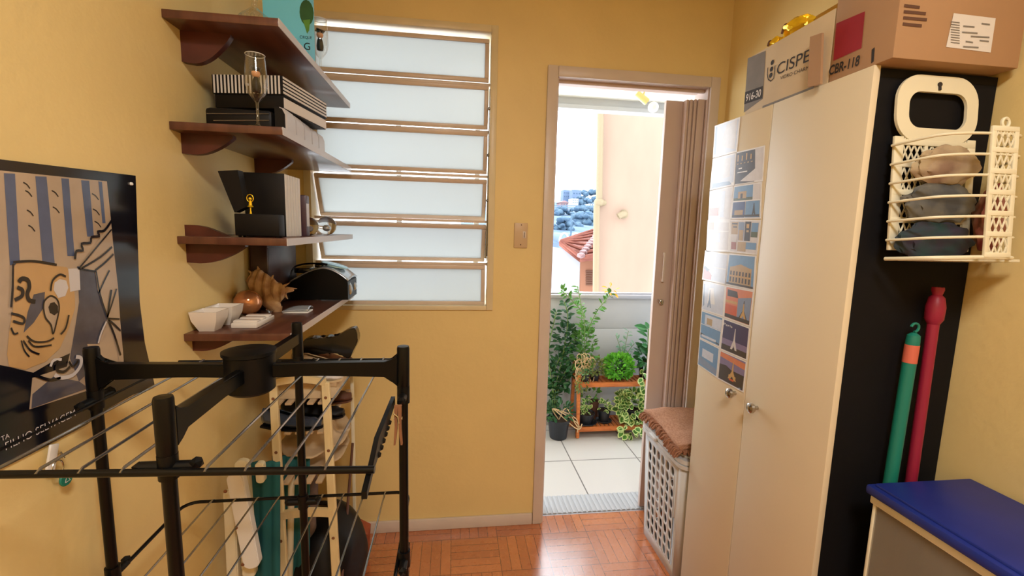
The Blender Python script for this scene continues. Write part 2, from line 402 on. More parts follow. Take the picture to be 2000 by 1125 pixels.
# folding door, leaves pushed to the right
f = MB(); f.box((.953, 2.036, .01), (1.034, 2.058, 2.0), .002); f.box((1.034, 2.005, .01), (1.046, 2.060, 2.0), .002)
lf = f.build('folding_leaf', 'doorleaf', d)
for k, (x0, x1, y0) in enumerate(((1.049, 1.062, 2.0), (1.066, 1.078, 1.995), (1.082, 1.114, 1.99))):
    MB().box((x0, y0, .01), (x1, 2.085, 2.0), .0025).build('folding_leaf', 'doorleaf', d)
h = MB(); h.box((.985, 2.020, 1.17), (.994, 2.028, 1.31), .002); h.box((.985, 2.026, 1.17), (.994, 2.037, 1.185)); h.box((.985, 2.026, 1.295), (.994, 2.037, 1.31)); h.build('pull_handle', 'trim', lf)
k = MB(); p = at(1291, 590, Y=2.03)
k.ball(p+Vector((0, -.003, 0)), .012, (1, .5, 1.2), 2); k.cyl(p+Vector((-.022, -.010, .014)), p+Vector((.008, -.004, -.01)), .0028); k.build('latch', 'chrome', lf)
tag(MB().box((DX0, 2.02, -.03), (DX1, YO, .0)).build('trim_1', 'alu'), kind='structure')
# grooved sill outside the door
s = MB()
for i in range(34):
    x = DX0+.02+i*.0255
    if x > 1.3: break
    s.box((x, YO-.06, 0), (x+.017, YO+.085, .006), .0015)
s.box((DX0, YO-.06, -.01), (1.32, YO+.085, .002))
tag(s.build('trim_2', 'parapet'), kind='structure')
# window
wn = struct('window_1', (WX0, YB, WZ0))
f = MB(); t = .022
f.box((WX0-.006, YB-.008, WZ0-.006), (WX0+t, YO, WZ1+.006), .002); f.box((WX1-t, YB-.008, WZ0-.006), (WX1+.006, YO, WZ1+.006), .002)
f.box((WX0+t, YB-.008, WZ1-t), (WX1-t, YO, WZ1+.006), .002); f.box((WX0+t, YB-.008, WZ0-.006), (WX1-t, YO, WZ0+.014), .002)
f.build('window_frame', 'winframe', wn)
zr = [(2.024, 2.171), (1.831, 1.981), (1.644, 1.793), (1.450, 1.594), (1.262, 1.400), (1.069, 1.222)]
tilt = [0, 6, 9, 26, 26, 0]
gx0, gx1 = WX0+t+.006, WX1-t-.006
for i, (z0, z1) in enumerate(zr):
    z0 -= .014; z1 += .014
    if i < 5:
        MB().box((WX0+t, YB+.028, z0-.012), (WX1-t, YB+.05, z0-.001), .001).build('transom', 'sash', wn)
    hh = z1-z0-.003
    a = math.radians(tilt[i]); hh2 = hh/math.cos(a) if tilt[i] > 20 else hh
    rm = Matrix.Translation((0, YB+.018 if tilt[i] else YB+.032, z1)) @ Matrix.Rotation(a, 4, 'X')
    s = MB(); e = .017
    s.box((gx0, -.008, -hh2), (gx1, .008, -hh2+e), .002, rm); s.box((gx0, -.008, -e), (gx1, .008, 0), .002, rm)
    s.box((gx0, -.008, -hh2+e), (gx0+e, .008, -e), .002, rm); s.box((gx1-e, -.008, -hh2+e), (gx1, .008, -e), .002, rm)
    so_ = s.build('sash', 'sash', wn)
    g = MB(); g.box((gx0+e, -.002, -hh2+e), (gx1-e, .002, -e), 0, rm); pn = g.build('pane', 'frost', so_)
# stay rods linking the tilting sashes
s = MB(); s.cyl((WX1-.026, YB+.004, 1.28), (WX1-.022, YB+.004, 1.98), .0035); s.cyl((WX1-.03, YB-.004, 1.27), (WX1-.026, YB-.004, 1.40), .004)
for z in (1.33, 1.52, 1.71, 1.90): s.ball((WX1-.026, YB+.002, z), .007, sub=2)
s.build('stay_rod', 'wire', wn)
# balcony
BZ, PY = 0.0, 3.05
sbox('balcony_floor', (-2.2, 2.02, -.12), (3.0, PY+.15, -.004), 'tile')
sbox('balcony_ceiling', (-2.2, YO, 2.275), (3.0, PY+.25, 2.40), 'ceil')
tag(MB().box((-2.2, PY-.03, 2.200), (3.0, PY+.06, 2.226)).box((-2.2, PY-.01, 2.226), (3.0, PY+.04, 2.275)).build('balcony_lintel', 'parapet'), kind='structure')
sbox('outer_wall', (-2.2, YO+.002, -.1), (XL-.15, YO+.1, 2.6), 'whitehouse')
sbox('outer_wall', (XRW+.15, YO+.002, -.1), (3.0, YO+.1, 2.6), 'whitehouse')
pr = MB()
for z0, z1 in ((-.01, .318), (.321, .712), (.715, .93)): pr.box((-2.2, PY, z0), (3.0, PY+.12, z1), .002)
pr.box((-2.2, PY+.01, 0), (3.0, PY+.11, .93))
tag(pr.build('balcony_parapet', 'parapet'), kind='structure')
tag(MB().box((-2.2, PY-.02, .93), (3.0, PY+.14, .957), .003).box((-2.2, PY+.02, .957), (3.0, PY+.08, .966)).build('balcony_rail', 'alu'), kind='structure')
for x in (-.36, .15): tag(MB().box((x-.016, PY+.03, .957), (x+.016, PY+.06, 2.20)).build('balcony_mullion', 'alu'), kind='structure')
# added fixture for the fill light, no known lamp of the room (above and behind the viewpoint)
t = thing('added_fill_lamp', (.25, -.35, ZC), 'added round white fill lamp, unseen, on the room ceiling behind the viewpoint', 'lamp')
MB().cyl((.25, -.35, ZC), (.25, -.35, ZC-.03), .12, seg=32).build('fill_lamp_base', 'white', t)
MB().lathe([(.0, -.004), (.1, -.002), (.15, .01), (.16, .03), (.12, .038)], (.25, -.35, ZC-.068), 32).build('fill_lamp_shade', mat('fill_lamp_glow', (255, 250, 236), .4, emit=1.0), t)
# ================================================================== OUTDOORS
NY = 6.2
nb = thing('neighbour_building', at(1240, 700, Y=NY), 'tall peach stucco building wall close beyond the balcony', 'building')
x0 = at(1166, 400, Y=NY).x
MB().prism([(x0, NY, -6), (x0+7, NY, -6), (x0+7, NY+5, -6), (x0+1.6, NY+5, -6)], (0, 0, 15)).build('wall', 'neigh', nb)
p = at(1211, 418, Y=NY); v = MB(); v.tube(smooth_path([(p.x+.05, NY, p.z), (p.x+.03, NY-.09, p.z), (p.x-.02, NY-.12, p.z-.01), (p.x-.07, NY-.12, p.z-.04)]), .042, 12); v.lathe([(.062, 0), (.062, .03)], (p.x+.05, NY-.03, p.z), axis=(0, 1, 0)); v.build('vent_pipe', 'neighcream', nb)
p1 = at(1174, 150, Y=NY-.1); p2 = at(1170, 395, Y=NY-.1); p3 = at(1163, 640, Y=NY-.1)
MB().tube([(p1.x, NY-.1, p1.z), (p2.x, NY-.1, p2.z), (p2.x-.03, NY-.1, p2.z-.06), (p3.x, NY-.1, p3.z)], .045, 12).build('drain_pipe', 'neighcream', nb)
pj = MB(); pj.ball(p2, .075, (1, 1, .8), 2); pj.cyl((p2.x, NY-.1, p2.z+.0), (p2.x+.1, NY-.02, p2.z), .04); pj.build('pipe_joint', 'neighcream', nb)
# tiled house
HY = 13.0
hs = thing('tiled_house', at(1130, 560, Y=HY), 'low house with red clay tile roof and white and pink walls past the balcony', 'house')
def q(x, y, Y=HY): return at(x, y, Y=Y)
a = q(1040, 484); bq = q(1132, 500); 
MB().prism([q(1020, 700), q(1132, 700), q(1133, 508), q(1124, 494), q(1090, 484), q(1020, 478)], (0, 4, 0)).build('white_wall', 'whitehouse', hs)
MB().prism([q(1128, 700), q(1190, 700), q(1190, 500), q(1133, 508)], (0, 4, 0)).build('pink_wall', 'pinkhouse', hs)
def rooftile():
    m = mat('clay_roof', (126, 74, 60), .85, rgb2=(104, 56, 46), scale=4)
    return m
M['roof'] = rooftile()
rf = MB(); e0 = q(1092, 476, HY-.4); e1 = q(1132, 508, HY-.6); e2 = q(1200, 500, HY-.6); r1 = q(1200, 430, HY+5); r2 = q(1150, 468, HY+5); e3 = q(1094, 474, HY+3)
rf.face([e0, e1, q(1180, 446, HY+3), q(1150, 462, HY+3), e3]); rf.face([e1, e2, r1, q(1180, 446, HY+3)])
rf.build('roof', 'roof', hs, solid=.12)
# rows of tiles
rt_ = MB()
for i in range(9):
    s_ = i/8.0; A = e1.lerp(q(1180, 446, HY+3), s_); B = e2.lerp(r1, s_); rt_.tube([A+Vector((0, -.08, .08)), B+Vector((0, -.08, .08))], .07, 6)
for i in range(7):
    s_ = i/6.0; A = e0.lerp(e3, s_); B = e1.lerp(q(1180, 446, HY+3), s_); rt_.tube([A+Vector((0, -.05, .08)), B+Vector((0, -.05, .08))], .05, 6)
rt_.build('roof_tiles', 'roof', hs)
hp = MB()
for i in range(14):
    s_ = i/13.0; A = e1.lerp(q(1180, 446, HY+3), s_); hp.ball(A+Vector((0, -.12, .14)), .13, (1, 1, .7), 1)
hp.build('hip_tiles', 'hazepink', hs)
sh = MB()
for i in range(7):
    A = q(1144, 529+i*4.4, HY-.03); B = q(1158, 529.5+i*4.4, HY-.03); sh.box((A.x, HY-.05, A.z-.025), (B.x, HY-.01, A.z+.012))
sh.build('window_shutter', 'shutter', hs)
# hills
hl = MB()
def hillf(u, v):
    px = 900+u*600; Y = 30+v*90
    g = at(px, 450, Y=Y)
    base = at(1130, 478, Y=30).z; top = at(1130, 398, Y=120).z
    z = base+(top-base)*v + 1.2*noise.noise(Vector((g.x*.08, Y*.08, 0)))*(.4+v)
    return (g.x, Y, z)
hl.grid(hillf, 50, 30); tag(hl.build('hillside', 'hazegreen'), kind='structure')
def far_tree(px, py, Y, r, lab):
    p = at(px, py, Y=Y); t = thing('distant_tree', (p.x, p.y, p.z-r), lab, 'tree')
    m = MB(); rn = random.Random(int(px*7+py))
    for k in range(26):
        dd = Vector((rn.uniform(-1, 1), rn.uniform(-.6, .6), rn.uniform(-.6, .8)))*r*.8; m.ball(p+dd, r*rn.uniform(.18, .38), (1, 1, .8), 2)
    for v in m.bm.verts: v.co += Vector(noise.noise_vector(v.co*6.0/r))*r*.06
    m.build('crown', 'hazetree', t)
    MB().cyl(p-Vector((0, 0, r*1.6)), p, r*.08).build('trunk', 'shutter', t)
for (px, py, Y, r, lb) in ((1098, 440, 40, 1.0, 'bushy blue-green tree beside the door frame, low on the hill'), (1122, 444, 44, 1.1, 'small blue-green tree just right of the utility pole top'), (1136, 434, 52, 1.5, 'rounded blue-green tree in the middle of the hillside'), (1153, 440, 48, 1.5, 'blue-green tree against the drain pipe, above the tiled roof'),
    (1102, 420, 66, 1.6, 'blue tree under the power lines near the door frame'), (1146, 418, 70, 1.9, 'blue tree under the power lines near the drain pipe'), (1140, 397, 96, 1.9, 'bluish tree between the white house and the tallest hilltop tree'), (1163, 392, 100, 3.4, 'tall round bluish tree on the hilltop beside the drain pipe')):
    far_tree(px, py, Y, r, lb)
def far_house(px0, px1, py0, py1, Y, m, lab, roof=None):
    a = at(px0, py1, Y=Y); b2 = at(px1, py0, Y=Y); t = thing('distant_building', ((a.x+b2.x)/2, Y, a.z-1), lab, 'building')
    MB().box((a.x, Y, a.z-2), (b2.x, Y+3, b2.z)).build('wall', m, t)
    if roof: MB().prism([(a.x-.2, Y-.2, b2.z), (b2.x+.2, Y-.2, b2.z), ((a.x+b2.x)/2, Y-.2, b2.z+(b2.x-a.x)*.25)], (0, 3.4, 0)).build('roof', roof, t)
    for i in range(3):
        for j in range(2):
            x = a.x+(b2.x-a.x)*(.2+.3*i); z = a.z+(b2.z-a.z)*(.25+.42*j); ww = (b2.x-a.x)*.06; MB().box((x-ww, Y-.05, z-ww), (x+ww, Y, z+ww)).build('window', 'hazetree', t)
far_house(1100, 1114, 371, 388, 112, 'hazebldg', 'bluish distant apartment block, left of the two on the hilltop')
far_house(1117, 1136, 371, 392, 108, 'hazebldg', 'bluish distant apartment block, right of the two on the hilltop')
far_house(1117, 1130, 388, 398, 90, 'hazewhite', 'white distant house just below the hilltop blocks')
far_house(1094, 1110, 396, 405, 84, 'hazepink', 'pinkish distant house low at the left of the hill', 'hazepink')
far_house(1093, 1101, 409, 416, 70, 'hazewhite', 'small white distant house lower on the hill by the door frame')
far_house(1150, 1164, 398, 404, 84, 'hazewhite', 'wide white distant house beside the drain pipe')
# row of arched sheds
for i in range(3):
    a = at(1093+i*22, 472, Y=30); b2 = at(1093+i*22+17, 472, Y=30); tp = at(1100+i*22, 455, Y=30).z
    t = thing('arched_shed', ((a.x+b2.x)/2, 30, a.z-1), ('leftmost' if i == 0 else 'middle' if i == 1 else 'rightmost')+' of three blue-grey arched sheds beyond the tiled roof', 'shed', 'arched sheds beyond the roof')
    cx = (a.x+b2.x)/2; hw = (b2.x-a.x)/2; pts = [(cx-hw, 30, a.z-1.5)]+[(cx-hw*math.cos(PI*k/10), 30, a.z+(tp-a.z)*math.sin(PI*k/10)) for k in range(11)]+[(cx+hw, 30, a.z-1.5)]
    MB().prism(pts, (0, 3, 0)).build('wall', 'hazebldg', t)
    MB().tube(pts[1:-1], .07, 6).build('roof_edge', 'hazewhite', t)
p = at(1114.5, 470, Y=20); p2 = at(1115, 418, Y=20)
t = thing('utility_pole', p, 'thin dark utility pole standing against the distant hillside', 'pole')
MB().cyl((p.x, 20, p.z-2.5), (p.x, 20, p2.z), .045, .035).build('pole', 'hazetree', t)
for i, y in enumerate((401.5, 404.5)):
    a = at(700, y-6, Y=24); b2 = at(1170, y+1, Y=9)
    tag(MB().tube([a, b2], .008, 5).build('power_line', 'hazetree'), ('upper' if i == 0 else 'lower')+' of the two power lines crossing the hillside view', 'cable', 'power lines across the view')
# ================================================================== LEFT WALL
XW = XL
# poster
po = thing('poster', at(130, 600, X=XW), 'black bordered painted poster of faces pinned on the yellow left wall', 'poster')
def pw(x, y, d=0): 
    v = at(x, y, X=XW); v.x = XW+.003+d; return v
M['p_black'] = mat('poster_black', (18, 18, 28), .16, var=.3, scale=9, coat=.5)
M['p_beige'] = mat('poster_beige', (186, 164, 140), .2, var=.12, scale=14, coat=.5)
M['p_blue'] = mat('poster_blue', (84, 98, 132), .2, var=.15, scale=30, coat=.5)
M['p_tan'] = mat('poster_tan', (200, 160, 108), .2, var=.14, scale=12, coat=.5)
M['p_grey'] = mat('poster_grey', (84, 84, 98), .2, var=.35, scale=20, coat=.5)
M['p_pink'] = mat('poster_pinkish', (186, 160, 156), .2, coat=.5)
M['p_white'] = mat('poster_white', (206, 200, 200), .25, coat=.5)
m = MB(); m.prism([pw(*p, -.003) for p in ((-70, 303), (262, 343), (266, 470), (270, 590), (280, 670), (300, 755), (255, 772), (205, 800), (165, 830), (60, 885), (0, 915), (-70, 950))], (.003, 0, 0)); m.build('poster_sheet', 'p_black', po)
N1 = Vector((1, 0, 0))
art = MB()
def poly(mi, pts, d): art.mi = mi; art.face([pw(x, y, d) for x, y in pts])
def stroke(mi, pts, wpx, d, k=5): art.mi = mi; ribbon(art, smooth_path([pw(x, y) for x, y in pts], k), wpx*.00095, N1, d)
poly(0, [(-70, 326), (205, 354), (213, 430), (225, 560), (237, 690), (240, 735), (170, 762), (52, 800), (-70, 840)], .0004)
for (a_, b_, c_, d_, y0, y1) in ((2, 24, 14, 34, 338, 518), (64, 86, 78, 102, 344, 514), (115, 130, 127, 141, 348, 500), (154, 170, 166, 179, 352, 462), (188, 195, 196, 202, 354, 436)):
    poly(1, [(a_, y0), (b_, y0+1), (d_, y1), (c_, y1)], .0007)
for (x, y) in ((40, 356), (44, 372), (47, 410), (50, 440), (96, 372), (98, 404), (175, 378), (177, 408), (180, 432)): stroke(5, [(x, y), (x+7, y+4), (x+13, y+12)], 2.2, .0009, 3)
poly(3, [(146, 520), (182, 528), (186, 565), (206, 620), (196, 650), (186, 672), (166, 672), (176, 720), (150, 745), (132, 700), (142, 640), (150, 590)], .0008)
poly(5, [(-70, 700), (10, 716), (60, 728), (105, 702), (132, 690), (126, 716), (58, 738), (52, 800), (-70, 845)], .0007)
poly(3, [(58, 770), (100, 735), (150, 745), (168, 758), (100, 782), (56, 798)], .0009)
poly(2, [(17, 530), (26, 514), (46, 511), (95, 518), (126, 522), (140, 560), (142, 600), (130, 640), (112, 680), (84, 706), (44, 722), (12, 716), (8, 692), (12, 650), (20, 600), (22, 560)], .001)
poly(3, [(60, 575), (82, 570), (80, 600), (60, 630), (40, 650), (48, 610)], .0013)
poly(4, [(99, 566), (101, 552), (111, 545), (124, 548), (128, 562), (122, 578), (108, 582)], .0014)
poly(4, [(128, 525), (150, 524), (152, 566), (132, 570)], .0012)
poly(0, [(78, 602), (80, 588), (92, 578), (104, 584), (109, 602), (104, 628), (98, 650), (92, 634), (82, 620)], .0016)
poly(5, [(88, 600), (92, 592), (100, 590), (107, 598), (107, 610), (100, 616), (91, 611)], .0019)
stroke(5, [(78, 602), (80, 588), (92, 578), (105, 585), (109, 602), (104, 628), (97, 652), (93, 635), (82, 620), (78, 602)], 3, .0022)
for pts, wd_ in ((((29, 551), (36, 544), (47, 547), (50, 560), (46, 574), (50, 586), (62, 589)), 7), (((26, 561), (36, 566), (35, 578), (21, 586)), 6), (((14, 612), (30, 616), (40, 622), (37, 632), (18, 627)), 4),
                 (((18, 512), (60, 510), (104, 517)), 4), (((18, 515), (17, 560), (14, 600)), 3.5), (((14, 640), (20, 652), (28, 650)), 3), (((92, 568), (96, 548), (110, 536), (122, 540)), 3.5),
                 (((45, 656), (60, 667), (84, 667), (99, 660)), 3), (((48, 665), (62, 677), (94, 674)), 3), (((38, 665), (52, 684), (70, 692)), 3), (((34, 665), (40, 684), (50, 697)), 2.5), (((112, 653), (122, 640), (128, 615)), 3.5), (((60, 732), (90, 742), (112, 738)), 5)):
    stroke(5, pts, wd_, .0023)
poly(0, [(147, 526), (212, 434), (219, 500), (226, 560), (230, 622), (206, 620), (190, 575), (180, 528)], .0012)
for pts, wd_ in ((((140, 506), (143, 490), (156, 489), (153, 476), (170, 474), (173, 463), (188, 461), (185, 452), (198, 450), (212, 431)), 5), (((148, 524), (175, 492), (212, 448)), 3), (((153, 524), (190, 502), (213, 482)), 4), (((180, 528), (200, 512), (216, 496)), 4),
                 (((187, 572), (197, 550), (208, 528)), 3.5), (((204, 620), (208, 590), (212, 566)), 5), (((204, 620), (214, 590), (222, 564)), 3.5), (((204, 622), (228, 623)), 3.5), (((206, 624), (218, 634), (230, 646)), 4), (((206, 626), (218, 655), (230, 694)), 5), (((146, 524), (182, 530)), 3), (((182, 530), (190, 575), (204, 618)), 3)):
    stroke(5, pts, wd_, .0023, 3)
poly(0, [(210, 636), (230, 650), (240, 735), (232, 740), (226, 690)], .0011)
stroke(4, [(202, 628), (192, 650), (186, 670)], 4, .0024)
stroke(4, [(100, 732), (112, 738), (135, 733), (150, 716), (152, 700), (142, 697)], 7, .0023); stroke(5, [(98, 712), (106, 706), (104, 722), (118, 726), (130, 716)], 5, .0024); stroke(4, [(92, 716), (98, 704), (114, 702)], 5, .0022)
stroke(5, [(128, 706), (136, 716), (146, 704)], 4, .0025)
art.build('painted_faces', ['p_beige', 'p_blue', 'p_tan', 'p_grey', 'p_white', 'p_black'], po, normals=False)
a1, a2 = pw(6, 880, .0008), pw(143, 812, .0008)
text('poster_title', 'FILHO SELVAGEM', a1, a2-a1, (0, 0, 1), .0125, 'p_white', po, width=(a2-a1).length)
text('poster_line', 'TA', pw(-3, 862, .0008), a2-a1, (0, 0, 1), .007, 'p_white', po)
# poster corner pin
t = MB(); t.lathe([(.0, .004), (.003, .003), (.0035, 0)], pw(252, 359, .0004), axis=(1, 0, 0), seg=10); t.build('pin', 'white', po)
# wall hook with key strap
p = at(112, 905, X=XW)
t = thing('key_strap', (XW, p.y, p.z), 'white key strap with round green tag hanging on the left wall below the poster', 'key strap')
q0 = at(93, 872, X=XW+.012); q1 = at(110, 915, X=XW+.012); q2 = at(126, 935, X=XW+.012)
m = MB(); m.box((-.008, -.002, -.0215), (.008, .002, .0215), .001, Matrix.Translation((XW+.012, (q0.y+q1.y)/2, (q0.z+q1.z)/2)) @ Matrix.Rotation(math.radians(-18), 4, 'X') @ Matrix.Rotation(PI/2, 4, 'Z')); m.build('strap', 'white', t)
m = MB(); c_ = Vector((XW+.014, q1.y, q1.z)); m.tube([c_+Vector((0, .011*math.cos(k*PI/9), .014*math.sin(k*PI/9))) for k in range(18)], .0012, 6, True); m.build('split_ring', 'chrome', t)
m = MB(); m.lathe([(0, .002), (.0115, .002), (.0125, 0), (.0115, -.002), (0, -.002)], (XW+.014, q2.y, q2.z), axis=(1, 0, 0)); tg = m.build('tag', 'green', t)
m = MB(); ribbon(m, [Vector((XW+.0165, q2.y-.005, q2.z-.005)), Vector((XW+.0165, q2.y, q2.z+.006)), Vector((XW+.0165, q2.y+.005, q2.z-.005)), Vector((XW+.0165, q2.y-.005, q2.z-.005))], .0016, N1, 0); m.build('tag_mark', 'white', tg)
m = MB(); hk = at(80, 905, X=XW); m.tube([(XW, p.y-.006, p.z+.018), (XW+.012, p.y-.006, p.z+.022), (XW+.016, p.y-.006, p.z+.012)], .0018, 8); m.build('hook', 'chrome', t)
# shelves
XF = -.415; SY0, SY1 = 1.20, 1.945
def bracket_pts(y, z, L, h, sgn=-1):
    pts = [(XW, y, z), (XW+L, y, z), (XW+L, y, z+sgn*.006)]
    for k in range(1, 9):
        u = k/8; pts.append((XW+L-L*.78*u**1.0, y, z+sgn*(.006+(h-.006)*math.sin(u*PI/2)**.9)))
    pts.append((XW, y, z+sgn*h*.96)); return pts
def shelf(zt, lab, th=.019, by=(1.25, 1.62), up=False, L=.13, h=.055):
    t = thing('wall_shelf', (XW, (SY0+SY1)/2, zt-th), lab, 'shelf')
    MB().box((XW, SY0, zt-th), (XF-.0015, SY1, zt), .0015).build('board', 'shelf', t)
    MB().box((XF-.0015, SY0+.0005, zt-th), (XF, SY1, zt), .0).build('edge_band', 'band', t)
    for y in by:
        m = MB(); m.prism(bracket_pts(y, zt-th, L, h), (0, .018, 0))
        if up: m.prism([(XW, y, zt), (XW+L*.72, y, zt)]+[(XW+L*.72-L*.6*k/6, y, zt+h*.55*math.sin(k/6*PI/2)) for k in range(1, 7)]+[(XW, y, zt+h*.55)], (0, .018, 0))
        m.build('bracket', 'shelfend', t)
    return t
S1, S2, S3, S4 = 1.880, 1.632, 1.362, 1.118
shelf(S1, 'topmost brown wooden wall shelf holding the turquoise bag', by=(1.27, 1.66), L=.115, h=.075)
shelf(S2, 'second brown wall shelf from the top, under the striped box', by=(1.245, 1.66), L=.12, h=.05)
shelf(S3, 'third brown wall shelf from the top, holding the glass balls', by=(1.235,), L=.14, h=.05, up=True)
shelf(S4, 'lowest brown wall shelf, holding bowls, shell and stereo', by=(1.235, 1.70), L=.1, h=.035)
# ---- on the top shelf
p = at(498, 30, Y=1.27); cx_, cy_ = p.x, 1.27
t = thing('glass_candlestick', (cx_, cy_, S1), 'cut glass stand at the near end of the top shelf, left of the turquoise bag', 'glass ornament')
m = MB(); prof = [(.0, 0), (.036, 0), (.040, .006), (.034, .012), (.038, .02), (.032, .027), (.02, .036), (.008, .046), (.0055, .06), (.009, .075), (.0055, .09), (.02, .11), (.024, .13)]
m.lathe(prof, (cx_, cy_, S1), 14); m.build('body', 'thinglass', t)
m = MB()
for k in range(14):
    a = 2*PI*k/14; m.ball((cx_+.036*math.cos(a), cy_+.036*math.sin(a), S1+.013), .005, (1, 1, 2), 1)
m.build('faceted_rim', 'thinglass', t)
# turquoise bag, near face towards the room
by0, by1 = 1.425, 1.49
t = thing('gift_bag', (-.47, by0, S1), 'turquoise paper bag with green balloon print on the top shelf', 'bag')
xl = at(520, 60, Y=by0).x; xr = min(at(610, 60, Y=by0).x, XF-.001)
m = MB(); m.prism([(xl-.005, by0, S1), (xr, by0, S1), (xr, by0, S1+.3), (xl-.01, by0, S1+.3)], (0, by1-by0, 0)); m.build('bag_body', 'aqua', t)
def bp(x, y): v = at(x, y, Y=by0); v.y = by0-.0008; return v
m = MB(); m.mi = 0
cc = bp(599, 25); m.face([cc+Vector((.019*math.cos(k*PI/8), 0, .034*math.sin(k*PI/8))) for k in range(16)])
m.mi = 1; m.face([bp(592, 40)+Vector((0, -.0004, 0)), bp(606, 38)+Vector((0, -.0004, 0)), bp(604, 60)+Vector((0, -.0004, 0)), bp(600, 66)+Vector((0, -.0004, 0))])
m.build('balloon_print', ['leafC', 'leafA'], t, normals=False)
text('bag_lettering', 'CIRQUE', bp(586, 76), (1, 0, 0), (0, 0, 1), .009, 'black', t, width=.032); text('bag_initial', 'G', bp(594, 97), (1, 0, 0), (0, 0, 1), .019, 'black', t)
# champagne flutes with a little graduate inside
def flute(x, y, z, lab, s=1.0, where='', rk=1.0):
    t = thing('champagne_flute', (x, y, z), lab, 'glass')
    m = MB(); o_ = [(0, 0), (.029, .001), (.028, .003), (.008, .008), (.0038, .014), (.0034, .05), (.004, .075), (.010, .084), (.022, .102), (.0275, .128), (.0272, .16), (.0235, .215)]
    m.lathe([(a*s*rk, b_*s) for a, b_ in o_], (x, y, z), 32); m.build('flute_body', 'thinglass', t)
    m = MB(); m.tube([(x+.0235*s*rk*math.cos(k*PI/14), y+.0235*s*rk*math.sin(k*PI/14), z+.215*s) for k in range(28)], .0009, 5, True); m.build('rim', 'white', t)
    g = thing('graduate_figure', (x, y, z+.10*s), 'small graduate doll with a black cap inside the flute '+where, 'figurine')
    zz = z+.105*s
    m = MB(); m.lathe([(0, 0), (.011, .002), (.013, .015), (.010, .035), (.006, .045), (0, .046)], (x, y, zz), 16, sc=(s, s, s)); m.build('gown', 'black', g)
    MB().ball((x, y, zz+.056*s), .0125*s, sub=2).build('head', 'skin', g)
    m = MB(); m.box((-.015*s, -.015*s, 0), (.015*s, .015*s, .0025), 0, Matrix.Translation((x, y, zz+.069*s)) @ Matrix.Rotation(.5, 4, 'Z') @ Matrix.Rotation(.15, 4, 'Y')); m.cyl((x, y, zz+.06*s), (x, y, zz+.069*s), .011*s); m.build('cap', 'blackgloss', g)
flute(-.484, 1.232, S2, 'champagne flute at the near edge of the second shelf, before the striped box', .80, 'before the striped box', 1.15)
p = at(628, 130, X=-.45); flute(-.447, 1.66, S1, 'champagne flute on the top shelf, beside the window top', .88, 'on the top shelf', 1.1)
# ---- second shelf
y0_ = 1.26
t = thing('portfolio', (-.57, 1.4, S2), 'flat black zipped portfolio lying on the second shelf under the striped box', 'case')
a = at(402, 210, Y=1.27); m = MB(); m.box((-.622, 1.262, S2), (-.462, 1.60, S2+.052), .010); m.build('cover', 'black', t)
m = MB(); m.tube([(-.615, 1.261, S2+.034), (-.468, 1.261, S2+.042)], .0016, 6); m.tube([(-.60, 1.261, S2+.018), (-.468, 1.261, S2+.026)], .0016, 6); m.build('zip', 'wire', t)
# pocket books with pale spines
ys = [1.275, 1.345, 1.415, 1.485, 1.555]
for i, y in enumerate(ys):
    hgt = .064-.001*i; nm = ['nearest', 'second', 'third', 'fourth', 'farthest'][i]
    t = thing('pocket_album', (-.455, y+.03, S2), nm+' of the five white-spined black albums on the second shelf, under the striped box', 'album', 'white-spined albums on the second shelf')
    m = MB(); m.prism([(-.460, y, S2), (-.436, y, S2), (-.436, y, S2+hgt*.72), (-.442, y, S2+hgt*.93), (-.452, y, S2+hgt), (-.460, y, S2+hgt)], (0, .066, 0)); m.build('cover', 'black', t)
    m = MB(); m.prism([(-.4355, y+.003, S2+.001), (-.430, y+.003, S2+.001), (-.4305, y+.003, S2+hgt*.7), (-.437, y+.003, S2+hgt*.95), (-.449, y+.003, S2+hgt*1.01), (-.449, y+.003, S2+hgt*.985), (-.4415, y+.003, S2+hgt*.92), (-.4355, y+.003, S2+hgt*.72)], (0, .062, 0)); m.build('spine', 'band', t)
R8 = math.radians(-9)
# striped box
bx0, bx1, byy0, byy1, bz0 = -.634, -.446, 1.30, 1.56, S2+.0665
sb_new = len(COL.objects)
t = thing('striped_box', (-.55, 1.5, bz0), 'black gift box with black and white striped lid on the second shelf', 'box')
MB().box((bx0+.004, byy0+.003, bz0), (bx1-.002, byy1-.003, bz0+.04), .001).build('box_body', 'black', t)
MB().box((bx0, byy0, bz0+.034), (bx1, byy1, bz0+.082), .001).build('lid', 'black', t)
m = MB(); n = 19
for k in range(n):
    x = bx0+.004+k*(bx1-bx0-.006)/n; m.box((x, byy0-.0008, bz0+.036), (x+.0045, byy0, bz0+.0815))
for k in range(5):
    z = bz0+.038+k*.0092; m.box((bx1, byy0+.001, z), (bx1+.0008, byy1-.001, z+.0052))
m.box((bx1-.0015, byy0+.005, bz0+.002), (bx1+.0002, byy1-.005, bz0+.028))  # pale strip on the black base: its reflection put in as colour
m.build('lid_stripes_base_sheen', 'page', t)
piv = Vector((bx1, byy0, 0)); t.location = piv+Matrix.Rotation(R8, 3, 'Z') @ (t.location-piv); t.rotation_euler.z = R8
